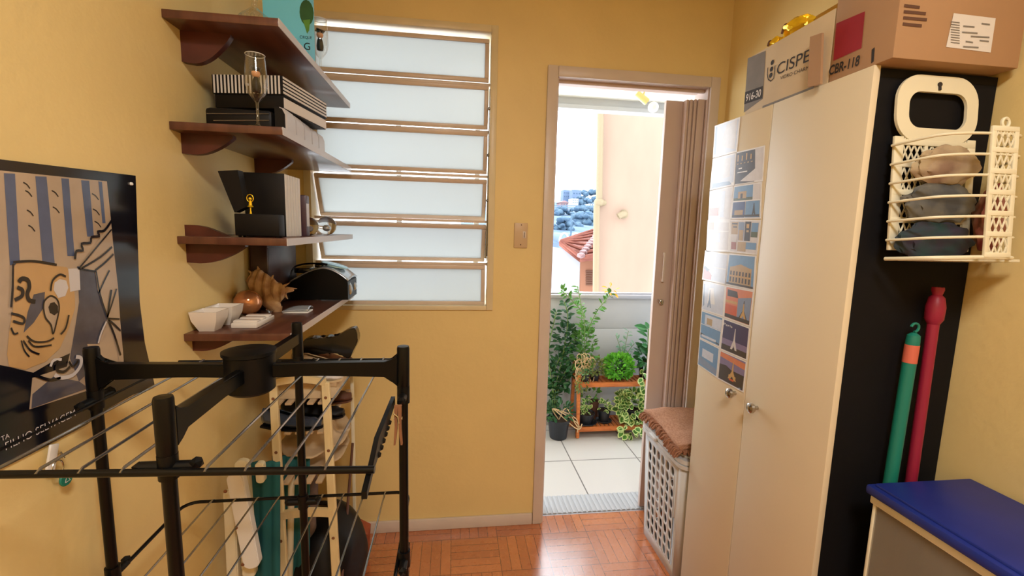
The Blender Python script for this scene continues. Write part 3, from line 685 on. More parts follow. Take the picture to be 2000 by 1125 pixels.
# ---- third shelf: music box, cased volumes, glass balls
t = thing('music_box', (-.55, 1.25, S3), 'open black music box with gold ballerina on the third shelf', 'music box')
def onY(x, y, Y): return at(x, y, Y=Y)
l = onY(458, 440, 1.222).x; r_ = onY(545, 440, 1.222).x; ztop = onY(500, 418, 1.222).z
m = MB(); m.box((l, 1.222, S3+.004), (r_, 1.262, ztop), .002)
for xx in (l+.008, r_-.008):
    for yy2 in (1.23, 1.255): m.ball((xx, yy2, S3+.003), .0045, sub=1)
m.build('box_body', 'black', t)
a0 = onY(458, 415, 1.225); a1 = onY(425, 334, 1.225); a2 = onY(464, 332, 1.225); a3 = onY(478, 405, 1.225)
m = MB(); m.prism([a0, a1, a2, a3], (0, .03, 0)); m.build('lid', 'black', t)
m = MB(); pb = onY(487, 416, 1.232); z_ = ztop
m.lathe([(0, 0), (.003, 0), (.0015, .01), (.002, .018)], (pb.x, 1.24, z_), 10); m.lathe([(.002, 0), (.008, .002), (.004, .006), (.0035, .016), (.001, .018)], (pb.x, 1.24, z_+.016), 12); m.ball((pb.x, 1.24, z_+.038), .0042, sub=2)
m.tube([Vector((pb.x, 1.24, z_+.031))+Vector((.008*math.sin(a_), 0, .0085-.0095*math.cos(a_))) for a_ in [k*PI/7 for k in range(15)]], .0011, 6); m.build('ballerina', 'gold', t)
vy = [1.335+i*.021 for i in range(6)]
vx0 = onY(478, 400, 1.335).x; vx1 = -.462; vz = onY(500, 337, 1.335).z
for i, y in enumerate(vy):
    nm = ['nearest', 'second', 'third', 'fourth', 'fifth', 'farthest'][i]
    t = thing('cased_volume', ((vx0+vx1)/2, y+.01, S3), nm+' of the six black volumes standing on the third shelf behind the music box', 'book', 'black volumes on the third shelf')
    MB().box((vx0, y, S3), (vx1-.0015, y+.0195, vz), .0006).build('cover', 'black', t)
    m = MB(); m.box((vx1-.0015, y+.0018, S3+.001), (vx1, y+.0178, vz-.001)); m.build('page_edge', 'page', t)
t = thing('standing_diary', (-.5, 1.50, S3), 'shorter dark plum diary standing behind the black volumes on the third shelf', 'book')
MB().box((-.60, 1.475, S3), (-.452, 1.51, S3+.125), .003).build('cover', mat('plum_cover', (74, 50, 60), .3), t)
MB().box((-.452, 1.48, S3+.03), (-.4515, 1.505, S3+.10)).build('page_edge', 'band', t)
for i, (px, py, yy2) in enumerate(((603, 438, 1.56), (638, 440, 1.70))):
    p = at(px, py, Y=yy2); r_ = .030 if i == 0 else .033
    t = thing('glass_ball', (p.x, yy2, S3), ('clear glass ball with grey pebble inside on the third shelf' if i == 0 else 'clear glass ball nearest the window on the third shelf'), 'ornament')
    MB().ball((p.x, yy2, S3+r_), r_, sub=4).build('globe', 'glass', t)
    m = MB(); m.ball((p.x, yy2, S3+r_*.8), r_*.35, (1, 1, .8), 2); m.build('filling', 'laundry' if i == 0 else 'silver', t)
# ---- lowest shelf
def square_bowl(x, y, z, w_, h_, lab, grp):
    t = thing('square_bowl', (x, y, z), lab, 'bowl', grp)
    m = MB(); wb = w_*.55
    def ring(hw, zz): return [Vector((x+sx*hw, y+sy*hw, zz)) for sx, sy in ((-1, -1), (1, -1), (1, 1), (-1, 1))]
    R0, R1, R2, R3, R4 = ring(wb, z), ring(w_*.9, z+h_*.55), ring(w_, z+h_), ring(w_-.003, z+h_), ring(wb*.95, z+.005)
    for A, B in ((R0, R1), (R1, R2), (R2, R3), (R3, R4)):
        for k in range(4): m.face([A[k], A[(k+1) % 4], B[(k+1) % 4], B[k]])
    m.face(R0[::-1]); m.face(R4)
    bmesh.ops.remove_doubles(m.bm, verts=m.bm.verts, dist=1e-5)
    m.build('bowl', 'ceramic', t)
square_bowl(-.630, 1.246, S4, .033, .052, 'near white square ceramic bowl at the left end of the lowest shelf', 'white square bowls')
square_bowl(-.628, 1.324, S4, .034, .052, 'white square ceramic bowl just behind the front one on the lowest shelf', 'white square bowls')
p = at(471, 632, Z=S4); t = thing('ribbed_tray', (p.x, p.y, S4), 'small white ribbed tray on the lowest shelf beside the bowls', 'tray')
m = MB(); m.box((-.588, 1.262, S4), (-.522, 1.385, S4+.014), .003)
for k in range(3): m.box((-.586, 1.270+k*.038, S4+.013), (-.524, 1.295+k*.038, S4+.02), .003)
m.build('tray', 'ceramic', t)
p = at(480, 590, Y=1.43); t = thing('copper_vase', (-.573, 1.47, S4), 'round coppery vase lying tipped on the lowest shelf by the wall', 'vase')
m = MB(); m.lathe([(0, -.038), (.018, -.036), (.033, -.022), (.039, -.002), (.036, .016), (.026, .031), (.014, .038), (.012, .041), (.008, .04), (.008, .03)], (-.622, 1.450, S4+.039), 32, axis=(-.75, .35, .12)); m.build('vase_body', 'copper', t)
t = thing('glass_stopper', (-.515, 1.45, S4), 'tiny clear glass stopper lying beside the copper vase', 'stopper')
m = MB(); m.lathe([(0, 0), (.009, .002), (.011, .006), (.006, .012), (.004, .02), (0, .021)], (-.567, 1.44, S4+.009), 14, axis=(.8, .5, .3)); m.build('stopper', 'thinglass', t)
# conch shell
t = thing('conch_shell', (-.565, 1.51, S4), 'large brown spiny conch shell on the lowest shelf before the dark panel', 'shell')
def sp(x, y, dy=0): v = at(x, y, Y=1.51); v.y += dy; return v
m = MB(); m.tube(smooth_path([sp(574, 567), sp(560, 568), sp(548, 572), sp(535, 577), sp(527, 586), sp(536, 597), sp(541, 604)], 5), [.002]+[.004+.0009*k for k in range(10)]+[.014+.0012*k for k in range(10)]+[.025-.0012*k for k in range(10)], 16)
m.build('whorl', 'shell', t)
m = MB()
TA = smooth_path([sp(566, 565), sp(545, 552), sp(522, 536), sp(505, 527), sp(492, 532)], 6); TB = smooth_path([sp(556, 578), sp(545, 592), sp(524, 590), sp(500, 580), sp(487, 562)], 6)
def lip(u, v):
    k = u*24; i_ = min(int(k), 23); f_ = k-i_; a_ = TA[i_].lerp(TA[i_+1], f_); b_ = TB[i_].lerp(TB[i_+1], f_); q_ = a_.lerp(b_, v)
    return q_+Vector((0, -.030*math.sin(v*PI)*(.35+u*.65)+.004*math.sin(u*34), .0025*math.sin(u*40)*(1-v)))
m.grid(lip, 34, 12); m.build('flared_lip', 'shell', t, solid=.003)
m = MB()
for k, (x, y, x2, y2) in enumerate(((560, 563, 580, 564), (552, 560, 566, 552), (505, 527, 503, 520), (492, 534, 484, 528), (488, 550, 480, 548), (556, 575, 562, 584), (530, 545, 534, 537))):
    m.cyl(sp(x, y), sp(x2, y2), .0055, .001, 8)
m.cyl(sp(541, 598), Vector((sp(541, 598).x, 1.51, S4)), .016, .014, 12)
m.build('spines', 'shell', t)
# dark panel / box leaning behind
t = thing('dark_wooden_box', (-.57, 1.8, S4), 'tall dark brown wooden box standing at the back of the lowest shelf', 'box')
a = at(488, 500, Y=1.57); a2 = at(522, 500, Y=1.57); yb_ = at(578, 500, X=a2.x).y
MB().box((max(a.x, XL+.004), 1.57, S4), (a2.x, yb_, S4+.212), .002).build('box_body', mat('espresso_wood', (52, 34, 38), .28, rgb2=(70, 50, 54), scale=8, coat=.3), t)
m = MB(); m.box((a2.x-.001, 1.574, S4+.006), (a2.x+.0015, yb_-.004, S4+.2), .001); m.build('front_panel', mat('plum_panel', (84, 66, 72), .35, rgb2=(56, 40, 48), scale=10), t)
# CD stereo
t = thing('portable_stereo', (-.49, 1.80, S4), 'black portable CD stereo with shiny silver top at the far end of the lowest shelf', 'stereo')
body = MB()
def stereo(y0, y1, dx, z0, z1, mb):
    prof = []
    for k in range(25):
        u = k/24; x = -.595+u*.205; top = z0+(z1-z0)*(.55+.45*math.sin(min(1, u*1.5)*PI/2))*(1-.45*max(0, u-.5)**2*4*.9)
        prof.append((x, top))
    pts = [(-.390, y0, z0+.004), (-.595, y0, z0+.004)]+[(x, y0, zz) for x, zz in prof]
    mb.prism(pts, (0, y1-y0, 0))
stereo(1.73, 1.88, 0, S4, S4+.12, body)
body.build('stereo_body', 'blackplastic', t)
m = MB()
def deck(u, v):
    x = -.595+u*.207; y = 1.727+v*.157
    top = S4+.12*(.55+.45*math.sin(min(1, u*1.5)*PI/2))*(1-.45*max(0, u-.5)**2*4*.9)
    return (x, y, top+.004+.006*math.sin(v*PI))
m.grid(deck, 24, 8); m.build('silver_top', 'silver', t, solid=.004)
m = MB(); m.lathe([(0, .002), (.043, .002), (.050, 0), (.050, -.005)], (-.455, 1.805, S4+.130), 28, axis=(.25, 0, 1)); m.build('disc_lid', mat('icy_silver', (170, 214, 230), .12, metal=.5), t)
m = MB()
for yy2 in (1.745, 1.84): m.box((-.51, yy2, S4+.122), (-.485, yy2+.026, S4+.134), .002)
m.box((-.585, 1.75, S4+.10), (-.53, 1.86, S4+.118), .002); m.tube(smooth_path([(-.594, 1.73, S4+.085), (-.575, 1.73, S4+.125), (-.52, 1.73, S4+.138), (-.46, 1.73, S4+.135)]), .003, 8); m.build('handle', 'blackgloss', t)
m = MB(); m.ball((-.398, 1.77, S4+.04), .020, (.8, 1.2, 1.4), 2); m.ball((-.398, 1.85, S4+.04), .020, (.8, 1.2, 1), 2); m.build('speaker', 'chrome', t)
# silver mouse
p = at(590, 606, Z=S4); t = thing('silver_mouse', (-.475, p.y, S4), 'slim silver computer mouse on the lowest shelf near the front edge', 'computer mouse')
def mouse(u, v):
    x = -.535+u*.080; y = 1.475+v*.055
    return (x, y, S4+.003+.017*math.sin(max(.05, u)**.7*PI*.62)*math.sin((.12+.76*v)*PI))
m = MB(); m.grid(mouse, 14, 10); m.build('top_shell', 'silver', t, solid=.003)
MB().box((-.534, 1.477, S4), (-.456, 1.528, S4+.006), .002).build('base', 'white', t)
# ================================================================== CLOTHES AIRER (black tower)
ax, ay = -.360, .835
t = thing('clothes_airer', (ax, ay, 0), 'black tower clothes airer with wire tiers in the left foreground', 'clothes airer')
posts = {'A': (-.622, .847), 'B': (-.364, .600), 'C': (-.350, 1.052), 'D': (-.092, .840)}
ZT = 1.178
for n_, (x, y) in posts.items():
    m = MB(); m.cyl((x, y, .02), (x, y, ZT-.085), .0088, seg=20); m.lathe([(.0, 0), (.0098, 0), (.0116, .012), (.0116, .082), (.0105, .086), (0, .0865)], (x, y, ZT-.086), 20); m.lathe([(0, 0), (.016, 0), (.014, .02), (0, .021)], (x, y, 0), 16)
    m.build('post', 'blackmetal', t)
m = MB(); m.lathe([(0, -.038), (.034, -.038), (.040, -.033), (.041, .030), (.044, .032), (.044, .038), (.028, .042), (0, .040)], (ax, ay, 1.136), 36); m.build('hub', 'blackplastic', t)
for n_, (x, y) in posts.items():
    d_ = Vector((x-ax, y-ay, 0)); L_ = d_.length; d_.normalize(); s_ = Vector((-d_.y, d_.x, 0))
    m = MB(); prof = [(.035, 1.124, 1.150), (L_*.45, 1.126, 1.150), (L_-.034, 1.124, 1.150), (L_-.020, 1.114, 1.152), (L_-.009, 1.100, 1.166)]
    if n_ == 'C': prof = [(.035, 1.128, 1.150), (.08, 1.128, 1.152), (L_-.01, 1.132, 1.154), (L_, 1.132, 1.154)]
    loop = [Vector((ax, ay, 0))+d_*a_+Vector((0, 0, zt)) for a_, zb, zt in prof]+[Vector((ax, ay, 0))+d_*a_+Vector((0, 0, zb)) for a_, zb, zt in prof[::-1]]
    wd_ = .0075
    m.prism([p_-s_*wd_ for p_ in loop], s_*wd_*2)
    bmesh.ops.bevel(m.bm, geom=m.bm.edges[:], offset=.0025, segments=2, affect='EDGES')
    m.build('arm', 'blackmetal', t)
def ring_path(z, x0, x1, y0, y1, r):
    pts = []
    for cx, cy, a0 in ((x1-r, y1-r, 0), (x0+r, y1-r, 90), (x0+r, y0+r, 180), (x1-r, y0+r, 270)):
        for k in range(5): a_ = math.radians(a0+k*22.5); pts.append((cx+r*math.cos(a_), cy+r*math.sin(a_), z))
    return pts
for z in (1.083, .743, .40):
    m = MB()
    if z > 1: m.tube([(-.612, .600, z), (-.100, .572, z)], .0050, 10); m.tube([(-.612, 1.072, z), (-.108, 1.072, z)], .0045, 10); m.tube([(-.612, .600, z), (-.612, 1.072, z)], .0024, 8)
    else: m.tube(ring_path(z, -.618, -.104, .575, 1.072, .03), .0038, 8, True)
    m.build('tier_frame', 'blackmetal', t)
    for dx in (.05, .099, .148, .198):
        for sg in (-1, 1):
            x = ax+sg*dx; y0_, y1_ = (.584-.055*sg*dx, 1.072) if z > 1 else (.575, 1.072)
            m = MB(); m.tube([(x, y0_-.002, z+.002), (x, y0_+.005, z+.006), (x, y1_-.005, z+.006), (x, y1_+.002, z+.002)], .0021, 6); m.build('wire_rod', 'wire', t)
    for n_, (x, y) in posts.items():
        m = MB(); m.cyl((x, y, z-.015), (x, y, z+.018), .0118, seg=18); 
        dx_, dy_ = (1, 0) if n_ in 'BC' else (0, 1)
        m.cyl((x-dx_*.034, y-dy_*.034, z), (x+dx_*.034, y+dy_*.034, z), .008, seg=12); m.ball((x+dx_*.034, y+dy_*.034, z+.004), .009, sub=1); m.ball((x-dx_*.034, y-dy_*.034, z), .009, sub=1)
        m.build('clamp', 'blackplastic', t)
# notched side rails of the upper tier
for x in (-.112,):
    m = MB(); zr_ = 1.083; pts = [Vector((x, .545, zr_-.014)), Vector((x, .59, zr_-.004)), Vector((x, .64, zr_+.012)), Vector((x, .82, zr_+.005)), Vector((x, .82, zr_-.010)), Vector((x, .63, zr_-.014)), Vector((x, .598, zr_-.014)), Vector((x, .545, zr_-.024))]
    m.prism(pts, (.007, 0, 0))
    for k in range(6): m.ball((x+.006, .635+k*.022, zr_-.012), .0055, (1, .8, 1), 1)
    m.build('notched_rail', 'blackplastic', t)
# clothes peg hanging on the rail
t = thing('clothes_peg', (-.096, .745, 1.05), 'brown wooden clothes peg clipped on the airer side rail', 'clothes peg')
px_ = -.092
for sg in (-1, 1):
    m = MB(); m.prism([(px_, .752, 1.096), (px_+sg*.006, .752, 1.096), (px_+sg*.0055, .752, 1.06), (px_+sg*.0075, .752, 1.026), (px_+sg*.0045, .752, 1.026), (px_+sg*.0015, .752, 1.052)], (0, .008, 0)); m.build('peg_half', 'brownsuede', t)
m = MB(); m.cyl((px_-.007, .756, 1.073), (px_+.007, .756, 1.073), .003, seg=8); m.tube([(px_-.007, .7505, 1.084), (px_, .7505, 1.078), (px_+.002, .7505, 1.066)], .001, 5); m.build('spring', 'chrome', t)
# ================================================================== SHOE RACK CORNER
t = thing('shoe_rack', (-.48, 1.6, 0), 'pale wooden shoe rack with arched end frame under the shelves', 'shoe rack')
def upright(x0, x1, yt, ybm, zt):
    m = MB(); m.prism([(x0-.012, ybm, 0), (x0+.012, ybm, 0), (x1+.012, yt, zt), (x1-.012, yt, zt)], (0, .015, 0)); bmesh.ops.bevel(m.bm, geom=m.bm.edges[:], offset=.002, segments=1, affect='EDGES')
    return m.build('upright', 'creamwood', t)
YTN, YBN = 1.43, 1.25
upright(-.475, -.554, YTN, YBN, .905)
u2 = upright(-.325, -.398, YTN, YBN, .905)
def zy(z): return YBN+(YTN-YBN)*z/.905
def xl_(z): return -.475-.079*z/.905
def xr_(z): return -.325-.073*z/.905
def arch(z, rise, hgt, name):
    m = MB(); A = []; B = []
    for k in range(13):
        u = k/12; x = xl_(z)+(xr_(z)-xl_(z))*u; zz = z+rise*math.sin(u*PI); A.append((x, zy(z), zz+hgt)); B.append((x, zy(z), zz))
    m.prism(A+B[::-1], (0, .014, 0)); m.build(name, 'creamwood', t)
arch(.895, .012, .022, 'top_arch'); arch(.50, .006, .024, 'cross_bar'); arch(.12, .004, .024, 'cross_bar')
for z in (.86, .70, .44, .30):
    for x in (xl_(z), xr_(z)):
        m = MB(); m.lathe([(0, -.002), (.004, -.001), (.005, .001)], (x, zy(z)-.001, z), 10, axis=(0, -1, 0)); m.build('screw_plug', 'brownsuede', t)
MB().box((-.405, 1.80, 0), (-.392, 1.815, .86), .002).build('upright', 'cream', t); MB().box((-.60, 1.80, 0), (-.587, 1.815, .86), .002).build('upright', 'cream', t)
for z in (.60, .75, .84): 
    m = MB()
    for k in range(5): x = -.555+k*.033; m.box((x, zy(z)+.016, z-.008), (x+.02, 1.80, z), .002)
    m.build('slatted_tier', 'beigecloth', t)
m = MB(); m.cyl((-.40, 1.80, .52), (-.355, 1.36, .16), .005); m.build('diagonal_brace', 'brownleather', t)
# shoes
def shoe_mesh(L, wd_, hh, heel, m_up, m_sole, t, toe=.3, open_=True):
    """shoe along local +X, origin at heel centre on ground"""
    m = MB(); N = 22; S = 16; rings = []
    for i in range(N+1):
        u = i/N; x = u*L
        w2 = wd_*.5*(.72+.35*math.sin(min(1, u*1.25)*PI*.9))*(1 if u < .82 else math.sqrt(max(0.02, 1-((u-.82)/.19)**2)))
        if u < .08: w2 *= .55+.45*u/.08
        z0 = heel*max(0, 1-u/.55)**1.3
        top = z0+hh*(1 if u < .25 else .95-.42*min(1, (u-.25)/.45)) * (1 if u < .9 else .8)
        ring = []
        for k in range(S):
            a_ = 2*PI*k/S; cy = math.cos(a_); sz = math.sin(a_)
            zz = z0+(top-z0)*(.5+.5*sz) ; yy3 = w2*cy*(1-.28*max(0, sz))
            ring.append(m.bm.verts.new((x, yy3, zz)))
        rings.append(ring)
    for i in range(N):
        for k in range(S):
            j = (k+1) % S
            if open_ and 2 <= i <= 10 and k in (3, 4): continue
            m.bm.faces.new((rings[i][k], rings[i][j], rings[i+1][j], rings[i+1][k]))
    m.bm.faces.new(rings[0]); m.bm.faces.new(rings[-1][::-1])
    for f_ in m.bm.faces: f_.smooth = True
    up_ = m.build('upper', m_up, t, solid=.003)
    m = MB(); pts = []
    for i in range(N+1):
        u = i/N; x = u*(L+.003)
        w2 = wd_*.53*(.72+.35*math.sin(min(1, u*1.25)*PI*.9))*(1 if u < .82 else math.sqrt(max(0.02, 1-((u-.82)/.19)**2)))
        z0 = heel*max(0, 1-u/.55)**1.3; pts.append((x, w2, z0))
    for i in range(N):
        a_, b_ = pts[i], pts[i+1]
        m.prism([(a_[0], -a_[1], a_[2]-.004), (a_[0], a_[1], a_[2]-.004), (b_[0], b_[1], b_[2]-.004), (b_[0], -b_[1], b_[2]-.004)], (0, 0, .006))
    if heel > .02: m.cyl((.012, 0, heel), (.008, 0, -.003), .012, .006, 12)
    m.build('sole', m_sole, t)
    return t
def shoe(name, lab, cat, loc, rot, L, wd_, hh, heel, mu, ms, open_=True, grp=None):
    t = bpy.data.objects.new(name, None); COL.objects.link(t); tag(t, lab, cat, grp)
    shoe_mesh(L, wd_, hh, heel, mu, ms, t, open_=open_)
    t.location = loc; t.rotation_euler = rot
    return t
# ================================================================== (placement of shoes etc.)
R_ = math.radians
# black high heel lying sideways on the top, its heel pointing to the window
hs_ = thing('high_heel_shoe', (-.42, 1.66, .93), 'black glossy high heel shoe on top of the shoe rack below the lowest shelf', 'shoe')
def hp_(x, y, Y): return at(x, y, Y=Y)
m = MB(); Yh = 1.62
out = [(692, 641), (697, 650), (698, 668), (690, 685), (684, 698), (676, 700), (664, 692), (650, 690), (637, 688), (625, 693), (610, 694), (596, 690), (592, 678), (594, 664), (606, 660), (625, 662), (640, 658), (652, 660), (664, 653), (676, 646), (686, 641)]
m.prism(smooth_path([hp_(x, y, Yh) for x, y in out], 3)[:-1], (0, .045, 0)); rimbevel(m, 1, .004)
m.build('upper', 'blackgloss', hs_)
m = MB(); m.cyl(hp_(596, 668, Yh+.02), hp_(590, 700, Yh+.02), .011, .006, 12); m.build('heel', 'blackgloss', hs_)
shoe('canvas_shoe', 'beige canvas flat shoe on the rack top just under the black high heel', 'shoe', (-.545, 1.585, .8985), (0, 0, R_(-6)), .215, .075, .06, .0, 'beigecloth', 'soleb')
shoe('brown_ankle_boot', 'brown suede ankle boot at the far end of the shoe rack top', 'boot', (-.56, 1.73, .844), (0, 0, R_(4)), .20, .075, .10, .01, 'brownsuede', 'brownleather')
shoe('white_slipper', 'white striped slipper on the shoe rack below the high heel', 'slipper', (-.56, 1.50, .8985), (0, 0, R_(-3)), .20, .075, .045, 0, 'laundryb', 'soleb')
shoe('black_patent_shoe', 'black patent flat shoe with shiny slate toe sticking out of the middle tier', 'shoe', (-.572, 1.56, .754), (0, 0, R_(-8)), .205, .07, .055, .006, 'black', 'black')
shoe('slate_toed_shoe', 'dark slate toed loafer on the middle tier beside the left upright', 'shoe', (-.60, 1.47, .754), (0, 0, R_(-6)), .185, .068, .05, .006, 'greyleather', 'black')
shoe('brown_loafer', 'dark brown leather loafer on the middle tier behind the patent shoe', 'shoe', (-.575, 1.67, .754), (0, 0, R_(2)), .20, .075, .06, .01, 'brownleather', 'brownleather')
# beige sun hats stacked on the lower tier
def hat(loc, r, hgt, lab, mname, nm='sun_hat'):
    t = thing(nm, loc, lab, 'hat'); x, y, z = loc
    m = MB()
    def hf(u, v):
        a_ = u*2*PI; rr = r*(.05+.95*v); cr = r*.52
        zz = hgt*(1-max(0, (rr-cr*.7)/(cr*.5))) if rr < cr*1.2 else 0
        zz = hgt if rr < cr*.7 else max(0, zz)
        return (x+rr*math.cos(a_)*.72, y+rr*math.sin(a_)*1.15, z+.004+zz+.006*math.sin(a_*7+r*50)*v)
    m.grid(hf, 48, 12); m.build('hat_body', mname, t, solid=.003)
t = thing('shoe_box', (-.47, 1.53, .84), 'pale beige shoe box under the slipper on top of the shoe rack', 'box')
MB().box((-.56, 1.465, .8405), (-.375, 1.62, .885), .002).build('box_body', 'cardpale', t); MB().box((-.563, 1.462, .880), (-.372, 1.623, .894), .001).build('lid', 'beigecloth', t)
hat((-.475, 1.60, .655), .150, .050, 'beige canvas sun hat with a buckle on the shoe rack, the upper one', 'beigecloth')
hat((-.482, 1.60, .602), .152, .050, 'beige canvas sun hat at the bottom of the stack on the rack', 'beigecloth')
# folded beach chair
t = thing('beach_chair', (-.58, 1.24, 0), 'folded teal beach chair with white plastic arms leaning against the left wall', 'folding chair')
def plank(p0, p1, w_, th, m_, name, par, yoff=0):
    p0 = Vector(p0); p1 = Vector(p1); d_ = (p1-p0).normalized(); s_ = Vector((d_.z, 0, -d_.x)).normalized()
    A = [p0+s_*w_*.5*math.cos(k*PI/8)+d_*w_*.38*(1-math.sin(k*PI/8)) for k in range(9)]; B = [p1-s_*w_*.5*math.cos(k*PI/8)-d_*w_*.38*(1-math.sin(k*PI/8)) for k in range(9)]
    m = MB(); m.prism(A+B, (0, th, 0)); rimbevel(m, 1, .0025)
    return m.build(name, m_, par)
YC = 1.20
pl1 = plank(at(456, 926, Y=YC), at(492, 1112, Y=YC), .042, .024, 'white', 'armrest', t)
plank(at(470, 900, Y=YC+.03), at(486, 1130, Y=YC+.03), .035, .02, 'cream', 'side_rail', t)
plank(at(446, 960, Y=YC+.028), at(455, 1160, Y=YC+.028), .03, .02, 'cream', 'side_rail', t)
plank(at(505, 905, Y=YC+.03), at(508, 945, Y=YC+.03), .022, .02, 'cream', 'side_rail', t)
for (x, y) in ((440, 960), (461, 1031), (474, 1103)):
    p_ = at(x, y, Y=YC); m = MB(); m.lathe([(0, .002), (.0045, .001), (.005, -.001)], p_, 10, axis=(0, -1, 0)); m.build('rivet', 'brownsuede', t)
def cloth(u, v):
    a_ = at(478+u*70, 900+v*260, Y=YC+.06)
    return (a_.x, YC+.055+.004*math.sin(u*19), a_.z-.02*u*0)
m = MB(); m.grid(cloth, 26, 16); m.build('teal_seat', 'teal', t, solid=.006)
def cloth2(u, v):
    a_ = at(536+u*72, 885+v*330, Y=1.47)
    return (a_.x, 1.452+.004*math.sin(u*23), a_.z)
m = MB(); m.grid(cloth2, 26, 16); m.build('teal_backrest', 'teal', t, solid=.006)
m = MB(); p0 = at(478, 1100, Y=YC+.04); m.cyl((p0.x-.01, YC+.06, 0), (p0.x-.01, YC+.06, .45), .01); m.cyl((p0.x+.03, 1.45, 0), (p0.x+.06, 1.45, .6), .01); m.cyl((p0.x-.01, YC+.06, .3), (p0.x+.04, 1.45, .3), .008); m.build('frame_tube', 'cream', t)
# rolled blanket
t = thing('rolled_blanket', (-.45, 1.5, 0), 'grey-brown rolled blanket standing behind the front uprights of the shoe rack', 'blanket')
m = MB(); q0_ = Vector((-.508, 1.49, .005)); q1_ = at(604, 925, Y=1.52); m.tube([q0_.lerp(q1_, k/10)+Vector((.006*math.sin(k*1.7), .004*math.cos(k*2.1), 0)) for k in range(11)], [.03+.004*math.sin(k*1.3) for k in range(11)], 16)
m.build('roll', mat('fleece', (120, 98, 84), .95, rgb2=(74, 62, 58), scale=18), t)
# black bag on the floor
t = thing('black_bag', (-.42, 1.60, 0), 'bulging black bag on the floor beneath the shoe rack', 'bag')
m = MB(); m.ball((-.44, 1.58, .19), .2, (.62, .85, .97), 4)
for v in m.bm.verts:
    v.co += Vector(noise.noise_vector(v.co*9))*.016
    v.co.z = max(v.co.z, .002)
m.build('bag_body', 'black', t)
m = MB(); m.tube(smooth_path([(-.50, 1.56, .33), (-.49, 1.55, .41), (-.43, 1.55, .42), (-.41, 1.56, .34)]), .007, 8); m.build('bag_handle', 'black', t)
t = thing('paper_bag', (-.33, 1.78, 0), 'brown paper bag on the floor behind the black bag', 'bag')
m = MB(); m.prism([(-.46, 1.76, 0), (-.345, 1.74, 0), (-.335, 1.74, .155), (-.39, 1.75, .18), (-.46, 1.76, .17)], (0, .07, 0)); m.build('bag_body', mat('kraft_red_paper', (168, 86, 56), .8, var=.2), t)
# ================================================================== SWITCH
p = at(1017, 460, Y=YB); t = thing('light_switch', (p.x, YB, p.z), 'painted-over light switch plate on the back wall between window and door', 'light switch')
MB().box((p.x-.030, YB-.006, p.z-.055), (p.x+.030, YB, p.z+.055), .003).build('plate', mat('switch_plate', (206, 176, 138), .4), t)
m = MB(); m.box((p.x+.008, YB-.008, p.z-.012), (p.x+.022, YB-.005, p.z+.018), .001); rk = m.build('rocker', 'trim', t)
m = MB(); m.box((p.x+.013, YB-.0085, p.z-.008), (p.x+.0155, YB-.0075, p.z+.014)); m.build('rocker_gap', 'ink', rk)
for dx, z in ((.001, .046), (0, -.040)):
    m = MB(); m.lathe([(0, .001), (.0025, .0005), (.003, -.001)], (p.x+dx, YB-.006, p.z+z), 10, axis=(0, -1, 0)); m.build('screw', 'brownleather', t)
# ================================================================== WARDROBE
WXF, WY0, WY1, WZ = .885, .912, 1.490, 1.768
t = thing('wardrobe', ((WXF+XRW)/2, 1.2, 0), 'cream wardrobe with a black side panel along the right wall', 'wardrobe')
ys_ = 1.218
MB().box((WXF+.018, WY0+.001, .0), (XRW-.004, WY1, WZ-.02)).build('carcass', 'wardside', t)
MB().box((WXF+.004, WY0, WZ-.022), (XRW-.004, WY1, WZ-.004), .001).build('top_panel', 'wardside', t)
dl = MB().box((WXF, ys_+.0015, .03), (WXF+.017, WY1, WZ), .0015).build('door', 'wardrobe', t)
dr = MB().box((WXF, WY0-.004, .03), (WXF+.017, ys_-.0015, WZ), .0015).build('door', 'wardrobe', t)
for (x, y, par) in ((1425, 768, dl), (1467, 797, dr)):
    p = at(x, y, X=WXF-.02); m = MB(); m.lathe([(.006, 0), (.006, .010), (.012, .013), (.0155, .019), (.0145, .026), (.008, .030), (0, .031)], (WXF, p.y, p.z), 24, axis=(-1, 0, 0)); m.build('knob', 'chrome', par)
